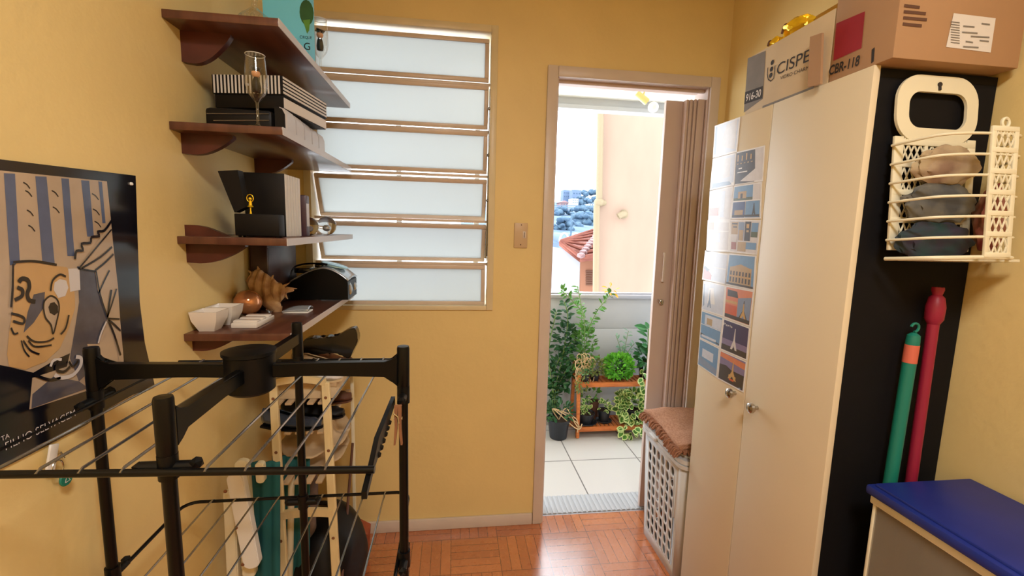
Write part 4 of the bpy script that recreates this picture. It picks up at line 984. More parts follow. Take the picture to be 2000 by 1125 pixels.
# postcards
def im(name, c): 
    M[name] = mat('print_'+name, c, .3, coat=.8, var=.08, scale=60); return name
for n_, c_ in dict(sky=(96, 142, 186), deep=(44, 70, 128), stone=(176, 148, 104), dark=(38, 34, 34), night=(40, 42, 92), sunset=(206, 122, 84), orange=(196, 84, 38), haze=(196, 204, 220), lilac=(120, 110, 150), wht=(226, 224, 222), grn=(70, 84, 50), gold_=(196, 156, 92), pale=(206, 202, 202), rust=(150, 70, 40), bluegrey=(120, 140, 170)).items(): im(n_, c_)
CM = ['wht', 'sky', 'deep', 'stone', 'dark', 'night', 'sunset', 'orange', 'haze', 'lilac', 'grn', 'gold_', 'pale', 'rust', 'bluegrey']
NC = Vector((-1, 0, 0))
def postcard(quad, prints, lab, txt=None, gap=0):
    P = [at(x, y, X=WXF) for x, y in quad]      # TL TR BR BL (left = far side)
    for p_ in P: p_.x = WXF-.0006
    c_ = sum(P, Vector())/4
    t = thing('postcard', c_, lab, 'postcard', 'postcards on the wardrobe door')
    def uv(u, v, d=0):
        a_ = P[0].lerp(P[1], u); b_ = P[3].lerp(P[2], u); q_ = a_.lerp(b_, v); return q_+NC*(.0012+d)
    m = MB(); m.mi = 0; m.prism([p_.copy() for p_ in P], NC*.0011); m.build('card_sheet', 'wht', t)
    m = MB()
    used = []
    for k, (cname, pts) in enumerate(prints):
        if cname not in used: used.append(cname)
        m.mi = used.index(cname); m.face([uv(u, v, .00004*(k+1)) for u, v in pts])
    if prints: m.build('picture', used, t, normals=False)
    if txt: 
        o0 = uv(.06, .2, .002); o1 = uv(.40, .2, .002); text('card_word', txt, o0, o1-o0, (0, 0, 1), .008, 'wht', t, width=(o1-o0).length)
def rc(c, u0, v0, u1, v1): return (c, [(u0, v0), (u1, v0), (u1, v1), (u0, v1)])
def tower(c, u, v0, v1, w_=.16): return [(c, [(u-.012, v0), (u+.012, v0), (u+.03, v0+(v1-v0)*.55), (u+w_*.6, v1), (u+w_*.25, v1), (u, v0+(v1-v0)*.8), (u-w_*.25, v1), (u-w_*.6, v1), (u-.03, v0+(v1-v0)*.55)])]
def facade(c, d_, u0, v0, u1, v1, n=5):
    o_ = [rc(c, u0, v0, u1, v1), (c, [(u0+.05, v0), ((u0+u1)/2, v0-.1), (u1-.05, v0)])]
    for k in range(n): w_ = (u1-u0)/n; o_.append(rc(d_, u0+w_*(k+.25), v0+(v1-v0)*.25, u0+w_*(k+.7), v0+(v1-v0)*.5)); o_.append(rc(d_, u0+w_*(k+.25), v0+(v1-v0)*.62, u0+w_*(k+.7), v0+(v1-v0)*.92))
    return o_
Lq = [((1397, 246), (1447, 228), (1440, 297), (1393, 309)), ((1393, 310), (1439, 298), (1435, 362), (1387, 372)), ((1387, 373), (1433, 363), (1428, 431), (1384, 430)), ((1383, 430), (1427.5, 431), (1426, 492), (1380, 491)),
      ((1378, 489), (1424, 496), (1418, 556), (1372, 546)), ((1374.5, 548), (1418, 557), (1414, 619), (1371, 605)), ((1371, 605.5), (1414, 620), (1406.5, 679), (1367, 660)), ((1367, 660), (1406.5, 680), (1401, 738), (1363, 712))]
Rq = [None, ((1440, 297), (1495, 284), (1490.5, 354), (1436, 362)), ((1434, 363), (1489, 355), (1486.5, 427), (1428, 428)), ((1428, 429), (1487, 430), (1479, 498), (1426, 492.5)), ((1424, 495), (1478, 499), (1474, 568), (1417, 556)),
      ((1418, 557.5), (1474, 568), (1466, 639), (1414, 620)), ((1414, 621), (1466, 640), (1460, 705), (1407, 682)), ((1407, 683), (1460, 706), (1453, 767), (1402, 739))]
lp = [([rc('haze', .04, .05, .95, .95), ('pale', [(.5, .1), (.9, .05), (.9, .9), (.3, .7)]), rc('bluegrey', .04, .05, .12, .9)], 'postcard with window sheen painted pale into its print at the top of the far column on the wardrobe'),  # window sheen over the far column is put into these pale prints
      ([rc('haze', .03, .04, .96, .9), rc('pale', .2, .1, .8, .7), ('bluegrey', [(.1, .8), (.8, .84), (.9, .95), (.1, .95)])], 'pale curling postcard, second from the top of the far column'),
      ([rc('pale', .04, .04, .96, .96), rc('haze', .04, .05, .5, .5), ('sunset', [(.04, .6), (.45, .6), (.45, .85), (.04, .85)]), rc('haze', .5, .1, .7, .9)], 'pale postcard with a coral patch, third from the top of the far column'),
      ([rc('pale', .06, .06, .94, .94), rc('stone', .06, .07, .3, .3), rc('haze', .35, .4, .6, .7), rc('wht', .0, .33, 1, .36)], 'four-part pale postcard, fourth from the top of the far column'),
      ([rc('haze', .04, .04, .96, .96), ('orange', [(.04, .55), (.2, .6), (.4, .8), (.4, .95), (.04, .95)]), ('dark', [(.04, .5), (.3, .62), (.2, .7), (.04, .6)]), rc('wht', .04, .5, .96, .52)], 'postcard with an orange corner, fifth from the top of the far column'),
      ([rc('haze', .04, .04, .96, .96), ('bluegrey', [(.04, .1), (.1, .1), (.12, .8), (.04, .9)]), ('wht', [(.3, .2), (.5, .18), (.6, .7), (.25, .72)])]+tower('bluegrey', .35, .25, .85), 'icy blue postcard, sixth from the top of the far column'),
      ([rc('sky', .04, .04, .96, .96), rc('haze', .2, .1, .95, .45), rc('stone', .3, .2, .55, .42), rc('wht', .04, .46, .96, .48), ('dark', [(.04, .78), (.5, .84), (.96, .9), (.96, .93), (.04, .86)]), rc('haze', .1, .82, .8, .9)], 'blue two-view postcard, second from the bottom of the far column'),
      ([rc('sky', .04, .04, .96, .96), rc('haze', .2, .3, .75, .6), ('bluegrey', [(.04, .62), (.96, .75), (.96, .93), (.04, .9)])], 'blue sky postcard at the bottom of the far column')]
for q_, (pr_, lab) in zip(Lq, lp): postcard(q_, pr_, lab)
rp_ = [None,
  ([rc('dark', .0, .04, .72, .97), ('pale', [(.68, .03), (.97, .03), (.97, .95), (.6, .95), (.2, .9), (.72, .6)])]+[rc('gold_', .05+.16*k, .1+.05*(k % 2), .09+.16*k, .3) for k in range(4)]+[rc('stone', .04+.13*k, .36, .10+.13*k, .39) for k in range(5)]+[rc('wht', .08, .62, .45, .65), rc('wht', .12, .5, .25, .54)], 'dark night scene postcard with a curled white side, topmost of the near column'),
  ([rc('sky', .04, .04, .72, .46), rc('grn', .04, .38, .72, .46), rc('stone', .2, .2, .5, .4), rc('dark', .29, .26, .37, .4), rc('pale', .74, .04, .96, .46), rc('deep', .04, .5, .48, .96), rc('sky', .5, .5, .96, .96), rc('stone', .12, .74, .42, .9), rc('dark', .04, .88, .96, .94)]+tower('dark', .78, .56, .9, .1), 'blue postcard of an arch and a domed church, second in the near column'),
  ([rc('pale', .03, .04, .97, .96), rc('stone', .04, .07, .28, .44), rc('dark', .06, .1, .26, .14), rc('dark', .1, .2, .24, .24), rc('bluegrey', .3, .07, .5, .62), rc('stone', .32, .3, .48, .62), rc('dark', .52, .05, .72, .62), rc('gold_', .57, .12, .66, .24), rc('stone', .58, .3, .66, .36), rc('sky', .74, .08, .95, .34), rc('grn', .74, .34, .95, .5), rc('stone', .3, .66, .6, .94), rc('sky', .6, .66, .95, .86), rc('pale', .04, .5, .26, .66), rc('rust', .06, .68, .24, .9)], 'collage postcard of eight small views, third in the near column'),
  ([rc('sky', .04, .04, .96, .96)]+facade('stone', 'dark', .12, .4, .88, .9, 7)+[rc('gold_', .12, .66, .88, .69), rc('dark', .04, .9, .96, .96)], 'postcard of a columned stone palace under blue sky, fourth in the near column'),
  ([rc('sunset', .04, .04, .96, .96), ('dark', [(.1, .1), (.45, .12), (.5, .3), (.1, .3)]), rc('gold_', .04, .42, .48, .5), rc('orange', .04, .55, .48, .84), rc('dark', .04, .84, .96, .95), ('bluegrey', [(.5, .3), (.95, .2), (.95, .84), (.5, .84)])]+tower('dark', .72, .34, .86, .26)+tower('gold_', .72, .42, .84, .18), 'postcard of sunset views and a lattice tower, fifth in the near column'),
  ([rc('night', .04, .04, .96, .96), rc('lilac', .04, .6, .96, .8), rc('dark', .04, .78, .96, .95)]+tower('pale', .5, .2, .85, .2), 'violet dusk postcard with a word and lattice tower, sixth in the near column'),
  ([rc('lilac', .04, .04, .96, .96), ('sunset', [(.04, .04), (.96, .1), (.96, .3), (.04, .2)]), ('dark', [(.04, .45), (.3, .42), (.5, .5), (.96, .5), (.96, .95), (.04, .95)])]+tower('gold_', .55, .2, .8, .26)+[rc('gold_', .42, .66, .5, .74), rc('gold_', .6, .66, .68, .76), rc('orange', .45, .78, .62, .84)], 'twilight postcard with a lit golden tower at the bottom of the near column')]
for q_, e_ in zip(Rq, rp_):
    if q_: postcard(q_, e_[0], e_[1], 'Paris' if 'word' in e_[1] else None)
# ---- boxes on top
def onX(x, y, X=WXF): return at(x, y, X=X)
bxz = WZ
yb0 = onX(1452, 222).y; 
t = thing('glassware_carton', (1.02, 1.25, bxz), 'pale printed glassware carton at the far end of the wardrobe top', 'carton')
yl = onX(1452, 225).y; yr_ = 1.035; zt_ = onX(1460, 113).z
X1 = WXF+.004
MB().box((X1, yr_, bxz), (1.19, yl, zt_), .002).build('carton_body', 'cardpale', t)
def fx(x, y, d=.0006): p_ = onX(x, y, X1); p_.x = X1-d; return p_
def strip(name, quad, m_, par, d=.0006, fn=fx):
    m = MB(); m.face([fn(x, y, d) for x, y in quad]); return m.build(name, m_, par, normals=False)
strip('grey_end_print', [(1461, 114), (1496, 99), (1490, 193), (1453, 220)], 'cardgrey', t)
strip('number_band', [(1456, 180), (1490.5, 168), (1489, 192), (1454, 204)], 'ink', t, .001)
strip('edge_tape', [(1490, 207), (1590, 168), (1590, 176), (1489, 214)], 'cardgrey', t, .0008)
o0 = fx(1457, 199, .0016); o1 = fx(1488, 188, .0016); text('carton_number', '916-30', o0, o1-o0, (0, 0, 1), .022, 'page', t, width=(o1-o0).length*.95, bold=.018)
o0 = fx(1517, 147, .001); o1 = fx(1600, 111, .001); text('carton_brand', 'CISPER', o0, o1-o0, (0, 0, 1), .030, 'ink', t, width=(o1-o0).length)
o0 = fx(1524, 156, .001); o1 = fx(1600, 128, .001); text('carton_small_print', 'VIDRO CHARMOSO', o0, o1-o0, (0, 0, 1), .009, 'ink', t, width=(o1-o0).length)
m = MB()
for (x, y) in ((1509, 122), (1507.5, 135), (1506, 147)):
    c_ = fx(x, y, .001); m.face([c_+Vector((0, .0068*math.cos(k*PI/8), .0068*math.sin(k*PI/8))) for k in range(16)])
ribbon(m, [fx(1500.5, 132), fx(1499.5, 145), fx(1501, 155), fx(1506, 158.5), fx(1511.5, 153), fx(1513.5, 142), fx(1514.5, 128)], .0030, NC, .0005)
m.build('carton_logo', 'ink', t, normals=False)
# gold foil parcels
for i, (x, y, r__, lab) in enumerate(((1518, 66, .016, 'small crumpled gold foil sweet at the far end of the glassware carton'), (1560, 36, .028, 'larger crumpled gold foil parcel on the glassware carton'))):
    p_ = onX(x, y, X1+.022); t = thing('gold_foil_parcel', (p_.x, p_.y, zt_), lab, 'parcel')
    m = MB(); m.ball((p_.x, p_.y, zt_+r__*.8), r__, (1, 1.7 if i else 1.1, .8), 3)
    m.ball((p_.x, p_.y+r__*1.4, zt_+r__*.5), r__*.55, (.6, 1, .8), 2)
    m.ball((p_.x, p_.y-r__*1.6, zt_+r__*.6), r__*.6, (.7, 1, .8), 2)
    for v in m.bm.verts: v.co += Vector(noise.noise_vector(v.co*70))*r__*.35; v.co.z = max(v.co.z, zt_+.001)
    for f_ in m.bm.faces: f_.smooth = False
    m.build('foil', 'gold', t); m = MB(); m.tube(smooth_path([(p_.x-r__, p_.y+r__*.8, zt_+r__*.4), (p_.x-r__*.6, p_.y+r__*.9, zt_+r__*1.3), (p_.x+r__*.5, p_.y+r__*.8, zt_+r__*.9)]), .003, 6); m.build('tie', 'brownleather', t)
# wrapped roll behind
t = thing('gold_roll', (1.02, 1.12, zt_), 'roll of gold wrapping lying on the glassware carton beside the big box', 'roll')
p_ = onX(1590, 14, X1+.07); m = MB(); m.cyl((p_.x+.03, 1.05, zt_+.032), (p_.x+.03, 1.22, zt_+.032), .032, seg=20); m.build('roll', mat('mustard_wrap', (206, 160, 60), .45, metal=.3), t)
# big cardboard box
t = thing('cardboard_box', (1.03, .95, bxz), 'large brown cardboard box with red square overhanging the wardrobe near end', 'carton')
gy1 = 1.030; gy0 = onX(1742, 112).y; X2 = WXF+.002
MB().box((X2, gy0, bxz+.0005), (1.19, gy1, bxz+.30), .002).build('box_body', 'card', t)
def gx(x, y, d=.0006): p_ = onX(x, y, X2); p_.x = X2-d; return p_
strip('red_square', [(1634, 46), (1690, 22), (1683, 94), (1628, 119)], 'red', t, .0008, gx)
o0 = gx(1619, 148, .001); o1 = gx(1678, 128, .001); text('box_code', 'CBR-118', o0, o1-o0, (0, 0, 1), .0225, 'ink', t, width=(o1-o0).length, bold=.022)
strip('cut_slot', [(1703, 97), (1709, 92), (1707, 120), (1702, 124)], 'ink', t, .0007, gx)
m = MB(); m.prism([onX(1582, 72, X2-.018), onX(1605, 64, X2-.018), onX(1602, 164, X2-.018), onX(1577, 170, X2-.018)], (.006, 0, 0)); m.prism([onX(1603, 66, X2-.014), onX(1605, 64, X2-.002), onX(1603, 162, X2-.002), onX(1602, 164, X2-.014)], (0, .005, 0)); m.build('open_flap', 'card', t)
def fy(x, y, d=.0008): p_ = at(x, y, Y=gy0); p_.y = gy0-d; return p_
strip('address_label', [(1862, 26), (1944, 36), (1934, 103), (1847, 92)], 'page', t, .0008, fy)
m = MB()
for k in range(9): m.face([fy(1856-.1*k+0, 42+k*5, .0014), fy(1873, 44+k*5, .0014), fy(1873, 46+k*5, .0014), fy(1856, 44+k*5, .0014)])
for (x, y, w_) in ((1880, 50, 22), (1878, 62, 30), (1895, 70, 36), (1885, 80, 14), (1912, 78, 18), (1916, 45, 16), (1880, 90, 30)): m.face([fy(x, y, .0014), fy(x+w_, y+2, .0014), fy(x+w_, y+5, .0014), fy(x, y+3, .0014)])
m.build('label_print', 'cardgrey', t, normals=False)
m = MB()
for k, (w_) in enumerate((30, 42, 44, 34)): m.face([fy(1766-k, 8+k*12, .001), fy(1766+w_, 12+k*12, .001), fy(1765+w_, 18+k*12, .001), fy(1765-k, 14+k*12, .001)])
m.build('side_print', 'shutter', t, normals=False)
# ================================================================== PEG BASKET on wardrobe side
PYB = WY0-.006
t = pegb = thing('peg_basket', (1.04, PYB, 1.75), 'cream plastic peg basket with barred front hanging on the wardrobe side', 'basket')
def bk(x, y): return at(x, y, Y=PYB)
def rrect(x0, x1, z0, z1, r, n=6):
    o_ = []
    for cx, cz, a0 in ((x1-r, z1-r, 0), (x0+r, z1-r, 90), (x0+r, z0+r, 180), (x1-r, z0+r, 270)):
        for k in range(n+1): a_ = math.radians(a0+90*k/n); o_.append((cx+r*math.cos(a_), cz+r*math.sin(a_)))
    return o_
bx0, bx1 = .938, 1.140; bzt = 1.752; hb = 1.62
m = MB(); outer = rrect(bx0, bx1, hb-.01, bzt, .055, 8); inner = rrect(bx0+.030, bx1-.028, hb+.020, bzt-.035, .028, 8)
n = len(outer)
for side, yv in ((0, PYB-.006), (1, PYB)):
    O = [m.bm.verts.new((x, yv, max(z, hb-.01))) for x, z in outer]; I = [m.bm.verts.new((x, yv, z)) for x, z in inner]
    for k in range(n): j = (k+1) % n; m.bm.faces.new((O[k], O[j], I[j], I[k]))
bmesh.ops.recalc_face_normals(m.bm, faces=m.bm.faces)
bm_ = m.bm; bm_.verts.ensure_lookup_table(); V = bm_.verts
for k in range(n):
    j = (k+1) % n; bm_.faces.new((V[k], V[j], V[2*n+j], V[2*n+k])); bm_.faces.new((V[n+k], V[n+j], V[3*n+j], V[3*n+k]))
m.build('handle_plate', 'cream', t)
m = MB(); xl0, xr0 = bx0, bx1; zl = 1.375
m.box((xl0, PYB-.006, zl), (xl0+.022, PYB, hb), .001); m.box((xr0-.02, PYB-.006, zl), (xr0, PYB, hb), .001)
for z in (zl, zl+.06, zl+.12, zl+.18, hb-.018): m.box((xl0+.001, PYB-.0065, z), (xr0-.001, PYB-.0008, z+.012), .001)
for x in (xl0+.075, xl0+.13): m.box((x, PYB-.0058, zl+.002), (x+.008, PYB-.0004, hb-.002), .001)
nx = 22
for r in range(14):
    z = zl+.006+r*.0172
    for k in range(nx):
        x = xl0+.022+k*(xr0-xl0-.042)/nx; sg = 1 if (k+r) % 2 else -1
        m.cyl((x, PYB-.003, z if sg > 0 else z+.0172), (x+.0074, PYB-.003, z+.0172 if sg > 0 else z), .0017, seg=5)
m.build('pierced_back', 'cream', t)
m = MB(); p_ = bk(1828, 168); m.cyl((p_.x, PYB-.0085, p_.z), (p_.x, PYB, p_.z), .005, seg=10); m.cyl((p_.x, PYB-.0075, p_.z-.012), (p_.x, PYB-.0062, p_.z+.0), .003, seg=8); m.build('hook_hole', 'ink', t)
yfr = .80; sx0, sx1 = 1.042, 1.104
for k in range(7):
    z = 1.603-k*.0385-(.002*k); 
    m = MB(); y_b = PYB-.003
    pts = smooth_path([(bx0-.004, y_b, z-.004), (bx0-.001, y_b-.035, z-.004), (bx0+.012, yfr+.024, z-.003), (bx0+.045, yfr+.006, z-.002), (sx0, yfr+.002, z), (sx1, yfr+.003, z), (sx1+.03, yfr+.02, z), (XRW-.012, y_b-.01, z)], 4)
    m.tube(pts, .0028 if k < 6 else .0042, 8); m.build('front_bar', 'cream', t)
m = MB(); z0, z1 = 1.360, 1.617
m.box((sx0, yfr-.003, z0), (sx0+.010, yfr+.002, z1), .001); m.box((sx1-.010, yfr-.003, z0), (sx1, yfr+.002, z1), .001)
for k in range(7): z = z0+k*(z1-z0-.01)/6; m.box((sx0+.001, yfr-.0035, z), (sx1-.001, yfr+.0015, z+.010), .001)
for r in range(14):
    z = z0+.004+r*.0178
    for k in range(6):
        x = sx0+.01+k*.007; sg = 1 if (k+r) % 2 else -1; m.cyl((x, yfr-.001, z if sg > 0 else z+.0178), (x+.007, yfr-.001, z+.0178 if sg > 0 else z), .0016, seg=5)
m.tube([(sx0+.031+.008*math.cos(k*PI/8), yfr, z1+.007+.009*math.sin(k*PI/8)) for k in range(16)], .003, 6, True)
m.build('pierced_front_strip', 'cream', t)
m = MB(); m.box((bx0+.03, yfr+.03, 1.352), (XRW-.03, PYB, 1.358), .001); m.build('floor_plate', 'cream', t)
def crumple(name, lab, cat, c, s, mname, seed):
    t = thing(name, (c[0], c[1], c[2]-s[2]), lab, cat); m = MB(); m.ball((0, 0, 0), 1, sub=4)
    for v in m.bm.verts:
        n_ = v.co.normalized(); f_ = 1+.22*noise.noise(n_*2.5+Vector((seed, 0, 0)))+.08*noise.noise(n_*7+Vector((seed, 0, 0))); v.co = Vector((c[0]+n_.x*s[0]*f_, c[1]+n_.y*s[1]*f_, c[2]+max(-1, n_.z*f_)*s[2]))
    m.build('cloth_bundle', mname, t); return t
M['cl1'] = mat('beige_cloth', (178, 158, 124), .9, rgb2=(140, 112, 92), scale=14); M['cl2'] = mat('grey_cloth', (78, 78, 78), .9, rgb2=(116, 112, 100), scale=16); M['cl3'] = mat('dark_teal_cloth', (34, 62, 62), .9, rgb2=(54, 44, 60), scale=18); M['cl4'] = mat('red_cloth', (128, 48, 42), .9, rgb2=(170, 130, 100), scale=14)
crumple('folded_cloth', 'crumpled dark teal cloth at the bottom of the peg basket', 'cloth', (1.030, .855, 1.398), (.088, .018, .042), 'cl3', 1)
crumple('folded_cloth', 'crumpled charcoal grey cloth halfway up in the peg basket', 'cloth', (1.030, .858, 1.478), (.088, .018, .042), 'cl2', 4)
crumple('folded_cloth', 'crumpled beige cloth at the top of the peg basket', 'cloth', (1.042, .862, 1.556), (.076, .018, .042), 'cl1', 9)
crumple('folded_cloth', 'reddish cloth in the right part of the peg basket', 'cloth', (1.150, .845, 1.45), (.028, .028, .07), 'cl4', 12)
pegb.rotation_euler.x = math.radians(-4.5)
# ================================================================== BROOM HANDLES, STORAGE BOX
def handle(name, lab, top, bot, r_, parts):
    t = thing(name, bot, lab, 'broom'); d_ = (top-bot).normalized(); L_ = (top-bot).length
    m = MB(); m.cyl(bot, bot+d_*(L_-parts[0]), r_, seg=16); m.build('handle', parts[1], t); return t, d_, L_
g1 = at(1783, 665, Y=.888); g0 = at(1750, 935, Y=.870); g_dir = (g1-g0).normalized(); gb = g0-g_dir*(g0.z/g_dir.z-.03)
gb.y = .868
t, d_, L_ = handle('green_broom', 'green broom handle with salmon band leaning on the wardrobe side', g1, gb, .0135, (.0, 'green'))
a_ = g1-d_*.052; m = MB(); m.cyl(a_, a_+d_*.042, .0140, seg=16); m.build('salmon_band', 'orangeband', t)
m = MB(); m.lathe([(.0135, 0), (.0125, .012), (.005, .018)], g1, 14, axis=d_); m.tube([g1+d_*.02+Vector((.010*math.sin(k*.5), 0, .010-.010*math.cos(k*.5))) for k in range(10)], .003, 7); m.build('hanging_hook', 'green', t)
m = MB(); m.box((gb.x-.08, gb.y-.016, .03), (gb.x+.02, gb.y+.02, .07), .005); m.box((gb.x-.078, gb.y-.015, 0), (gb.x+.018, gb.y+.017, .03)); m.build('brush_head', 'green', t)
r1_ = at(1832, 566, Y=.892); r0_ = at(1790, 935, Y=.872); rd = (r1_-r0_).normalized(); rb = r0_-rd*(r0_.z/rd.z-.03); rb.y = .868
t, d_, L_ = handle('crimson_broom', 'taller crimson broom handle leaning on the wardrobe side', r1_, rb, .0115, (.06, 'magenta'))
m = MB(); e_ = r1_-d_*.08; m.lathe([(.0115, 0), (.0175, .012), (.0185, .04), (.0145, .062), (.009, .068), (.012, .08), (.011, .086), (0, .087)], e_, 18, axis=d_); m.build('grip', 'magenta', t)
m = MB(); m.box((rb.x-.01, rb.y-.016, .03), (rb.x+.12, rb.y+.02, .07), .005); m.box((rb.x-.007, rb.y-.015, 0), (rb.x+.117, rb.y+.017, .03)); m.build('brush_head', 'magenta', t)
# container with blue lid standing on a second crate
bx0c, bx1c, by0c, by1c, bzc = .96, 1.195, .38, .832, .47
lz = .858
t = thing('storage_box', (1.09, .62, bzc), 'cloudy plastic storage box with blue lid in the right foreground', 'storage box')
xa = .928; xb = xa+.012
m = MB(); zt2 = lz-.03; 
for lo, hi in (((xb+.006, by0c, bzc), (xb+.009, by1c, zt2)), ((bx1c-.004, by0c, bzc), (bx1c-.001, by1c, zt2)), ((xb+.006, by0c, bzc), (bx1c, by0c+.003, zt2)), ((xb+.006, by1c-.003, bzc), (bx1c, by1c, zt2))): m.box(lo, hi)
m.build('box_wall', 'boxside', t); MB().box((xb+.006, by0c, bzc), (bx1c, by1c, bzc+.004)).build('box_base', 'boxside', t)
m = MB(); m.box((xb, by0c-.006, zt2-.02), (xb+.009, by1c+.006, zt2-.002), .003); m.box((xb, by1c, zt2-.02), (bx1c, by1c+.006, zt2-.002), .003); m.box((xb+.004, by1c-.006, bzc), (xb+.012, by1c+.002, zt2-.01), .003); m.build('rim', 'cream', t)
m = MB(); m.box((xa, by0c-.01, lz-.028), (bx1c+.003, by1c+.01, lz-.006), .006); m.box((xa+.012, by0c, lz-.01), (bx1c-.006, by1c, lz), .004); m.build('lid', 'blue', t)
crumple('stored_cloth', 'pale cream cloth inside the blue-lidded storage box', 'cloth', (1.10, .66, bzc+.11), (.06, .10, .10), 'laundryb', 3)
crumple('stored_pouch', 'orange brown pouch inside the blue-lidded storage box, at its far corner', 'pouch', (1.055, .795, bzc+.09), (.03, .035, .08), 'sunset', 5)
t = thing('lower_crate', (1.09, .62, 0), 'dark crate on the floor under the blue-lidded storage box', 'crate')
MB().box((bx0c+.02, by0c, 0), (bx1c, by1c-.05, bzc-.001), .006).build('crate_body', 'blackplastic', t)
# ================================================================== LAUNDRY HAMPER
hx0, hx1, hy0, hy1, hz = .899, 1.165, 1.545, 1.875, .525
t = thing('laundry_hamper', ((hx0+hx1)/2, (hy0+hy1)/2, 0), 'pale grey pierced plastic laundry hamper beside the wardrobe', 'laundry hamper')
def holed(mb, o_, U, V_, nu, nv, ru, rv, mu, mv0, mv1):
    """flat panel o_ + u*U + v*V_ with oval holes"""
    o_ = Vector(o_); U = Vector(U); V_ = Vector(V_); LU = U.length; LV = V_.length; Un = U.normalized(); Vn = V_.normalized(); K = 16
    cw = (LU-2*mu)/nu; ch = (LV-mv0-mv1)/nv
    def P_(u, v): return o_+Un*u+Vn*v
    mb.face([P_(0, 0), P_(LU, 0), P_(LU, mv0), P_(0, mv0)]); mb.face([P_(0, LV-mv1), P_(LU, LV-mv1), P_(LU, LV), P_(0, LV)])
    mb.face([P_(0, mv0), P_(mu, mv0), P_(mu, LV-mv1), P_(0, LV-mv1)]); mb.face([P_(LU-mu, mv0), P_(LU, mv0), P_(LU, LV-mv1), P_(LU-mu, LV-mv1)])
    for i in range(nu):
        for j in range(nv):
            cu = mu+(i+.5)*cw; cv = mv0+(j+.5)*ch; ins = []; outs = []
            for k in range(K):
                a_ = 2*PI*(k+.5)/K; c_, s_ = math.cos(a_), math.sin(a_); ins.append(P_(cu+ru*c_, cv+rv*s_))
                q_ = max(abs(c_), abs(s_)); outs.append(P_(cu+cw/2*c_/q_, cv+ch/2*s_/q_))
            corners = {1: (1, 1), 5: (-1, 1), 9: (-1, -1), 13: (1, -1)}
            for k in range(K):
                j2 = (k+1) % K
                if k in corners: cc = corners[k]; mb.face([ins[k], outs[k], P_(cu+cc[0]*cw/2, cv+cc[1]*ch/2), outs[j2], ins[j2]])
                else: mb.face([ins[k], outs[k], outs[j2], ins[j2]])
m = MB(); ze = hz-.02
holed(m, (hx0, hy1-.03, .0), (0, -(hy1-hy0-.06), 0), (0, 0, ze), 6, 9, .0125, .0195, .02, .05, .03)
holed(m, (hx0+.03, hy0, .0), (hx1-hx0-.06, 0, 0), (0, 0, ze), 5, 9, .0125, .0195, .02, .05, .03)
holed(m, (hx0+.03, hy1, .0), (hx1-hx0-.06, 0, 0), (0, 0, ze), 5, 9, .0125, .0195, .02, .05, .03)
def corner(cx, cy, a0):
    m.grid(lambda u, v: (cx+.03*math.cos(math.radians(a0+90*u)), cy+.03*math.sin(math.radians(a0+90*u)), v*ze), 6, 1)
corner(hx0+.03, hy0+.03, 180); corner(hx1-.03, hy0+.03, 270); corner(hx0+.03, hy1-.03, 90); corner(hx1-.03, hy1-.03, 0)
m.face([(hx1, hy0+.03, 0), (hx1, hy1-.03, 0), (hx1, hy1-.03, ze), (hx1, hy0+.03, ze)])
m.face([(hx0, hy0+.03, .004), (hx1, hy0+.03, .004), (hx1, hy1-.03, .004), (hx0, hy1-.03, .004)])
bmesh.ops.remove_doubles(m.bm, verts=m.bm.verts, dist=2e-4)
for v in m.bm.verts:
    q_ = v.co.z/ze; v.co.x = 1.035+(v.co.x-1.035)*(1+.12*q_); v.co.y = 1.71+(v.co.y-1.71)*(1+.10*q_)
m.build('hamper_body', 'hamper', t, solid=.004)
def rr_prism(mb, x0, x1, y0, y1, r, z0, z1):
    pts = [(x, y, z0) for x, y in rrect(x0, x1, y0, y1, r, 6)]; mb.prism(pts, (0, 0, z1-z0))
hx0 -= .016; hx1 += .012; hy0 -= .018; hy1 += .022
m = MB(); rr_prism(m, hx0-.012, hx1+.01, hy0-.014, hy1+.014, .04, ze-.004, ze+.010); m.build('rim', 'hamper', t)
m = MB(); rr_prism(m, hx0-.010, hx1+.006, hy0-.010, hy1+.010, .045, ze+.013, ze+.03); rr_prism(m, hx0+.012, hx1-.012, hy0+.012, hy1-.012, .04, ze+.03, ze+.038)
m.box((hx0-.022, hy1-.16, ze+.008), (hx0-.008, hy1-.10, ze+.022), .003); m.build('lid', 'hamper', t)
crumple('laundry', 'dark and grey laundry heaped inside the pierced hamper', 'laundry', ((hx0+hx1)/2, (hy0+hy1)/2, .17), (.09, .12, .14), 'laundry', 20)
crumple('white_laundry', 'white laundry showing through the lower holes of the hamper', 'laundry', (.965, 1.78, .375), (.05, .06, .05), 'laundryb', 22)
# cloth on hamper
t = thing('woven_throw', (1.03, 1.72, ze+.038), 'brown waffle cloth with a shaggy fringe folded on the hamper lid', 'cloth')
zc = ze+.052
def thr(u, v):
    y = 1.905-u*.36; x = .885+v*.26+.012*math.sin(u*5)
    edge = 0
    return (x, y, zc+.014+.012*math.sin(v*PI)*.6+.006*noise.noise(Vector((u*5, v*4, 0)))+.004*math.sin(u*9))
m = MB(); m.grid(thr, 40, 26); m.build('cloth', 'towel', t, solid=.030)
m = MB(); rn = random.Random(3)
for k in range(150):
    u = k/149; y = 1.905-u*.37; x = .882+.012*math.sin(u*5); dx = rn.uniform(.008, .03); a_ = rn.uniform(-.02, .02)
    m.tube(smooth_path([(x+.006, y, zc+.014), (x-dx*.6, y+a_*.5, zc+rn.uniform(.004, .020)), (x-dx, y+a_, zc-rn.uniform(-.002, .012) if x-dx < hx0-.0 else zc+.003)], 3), .0032, 5)
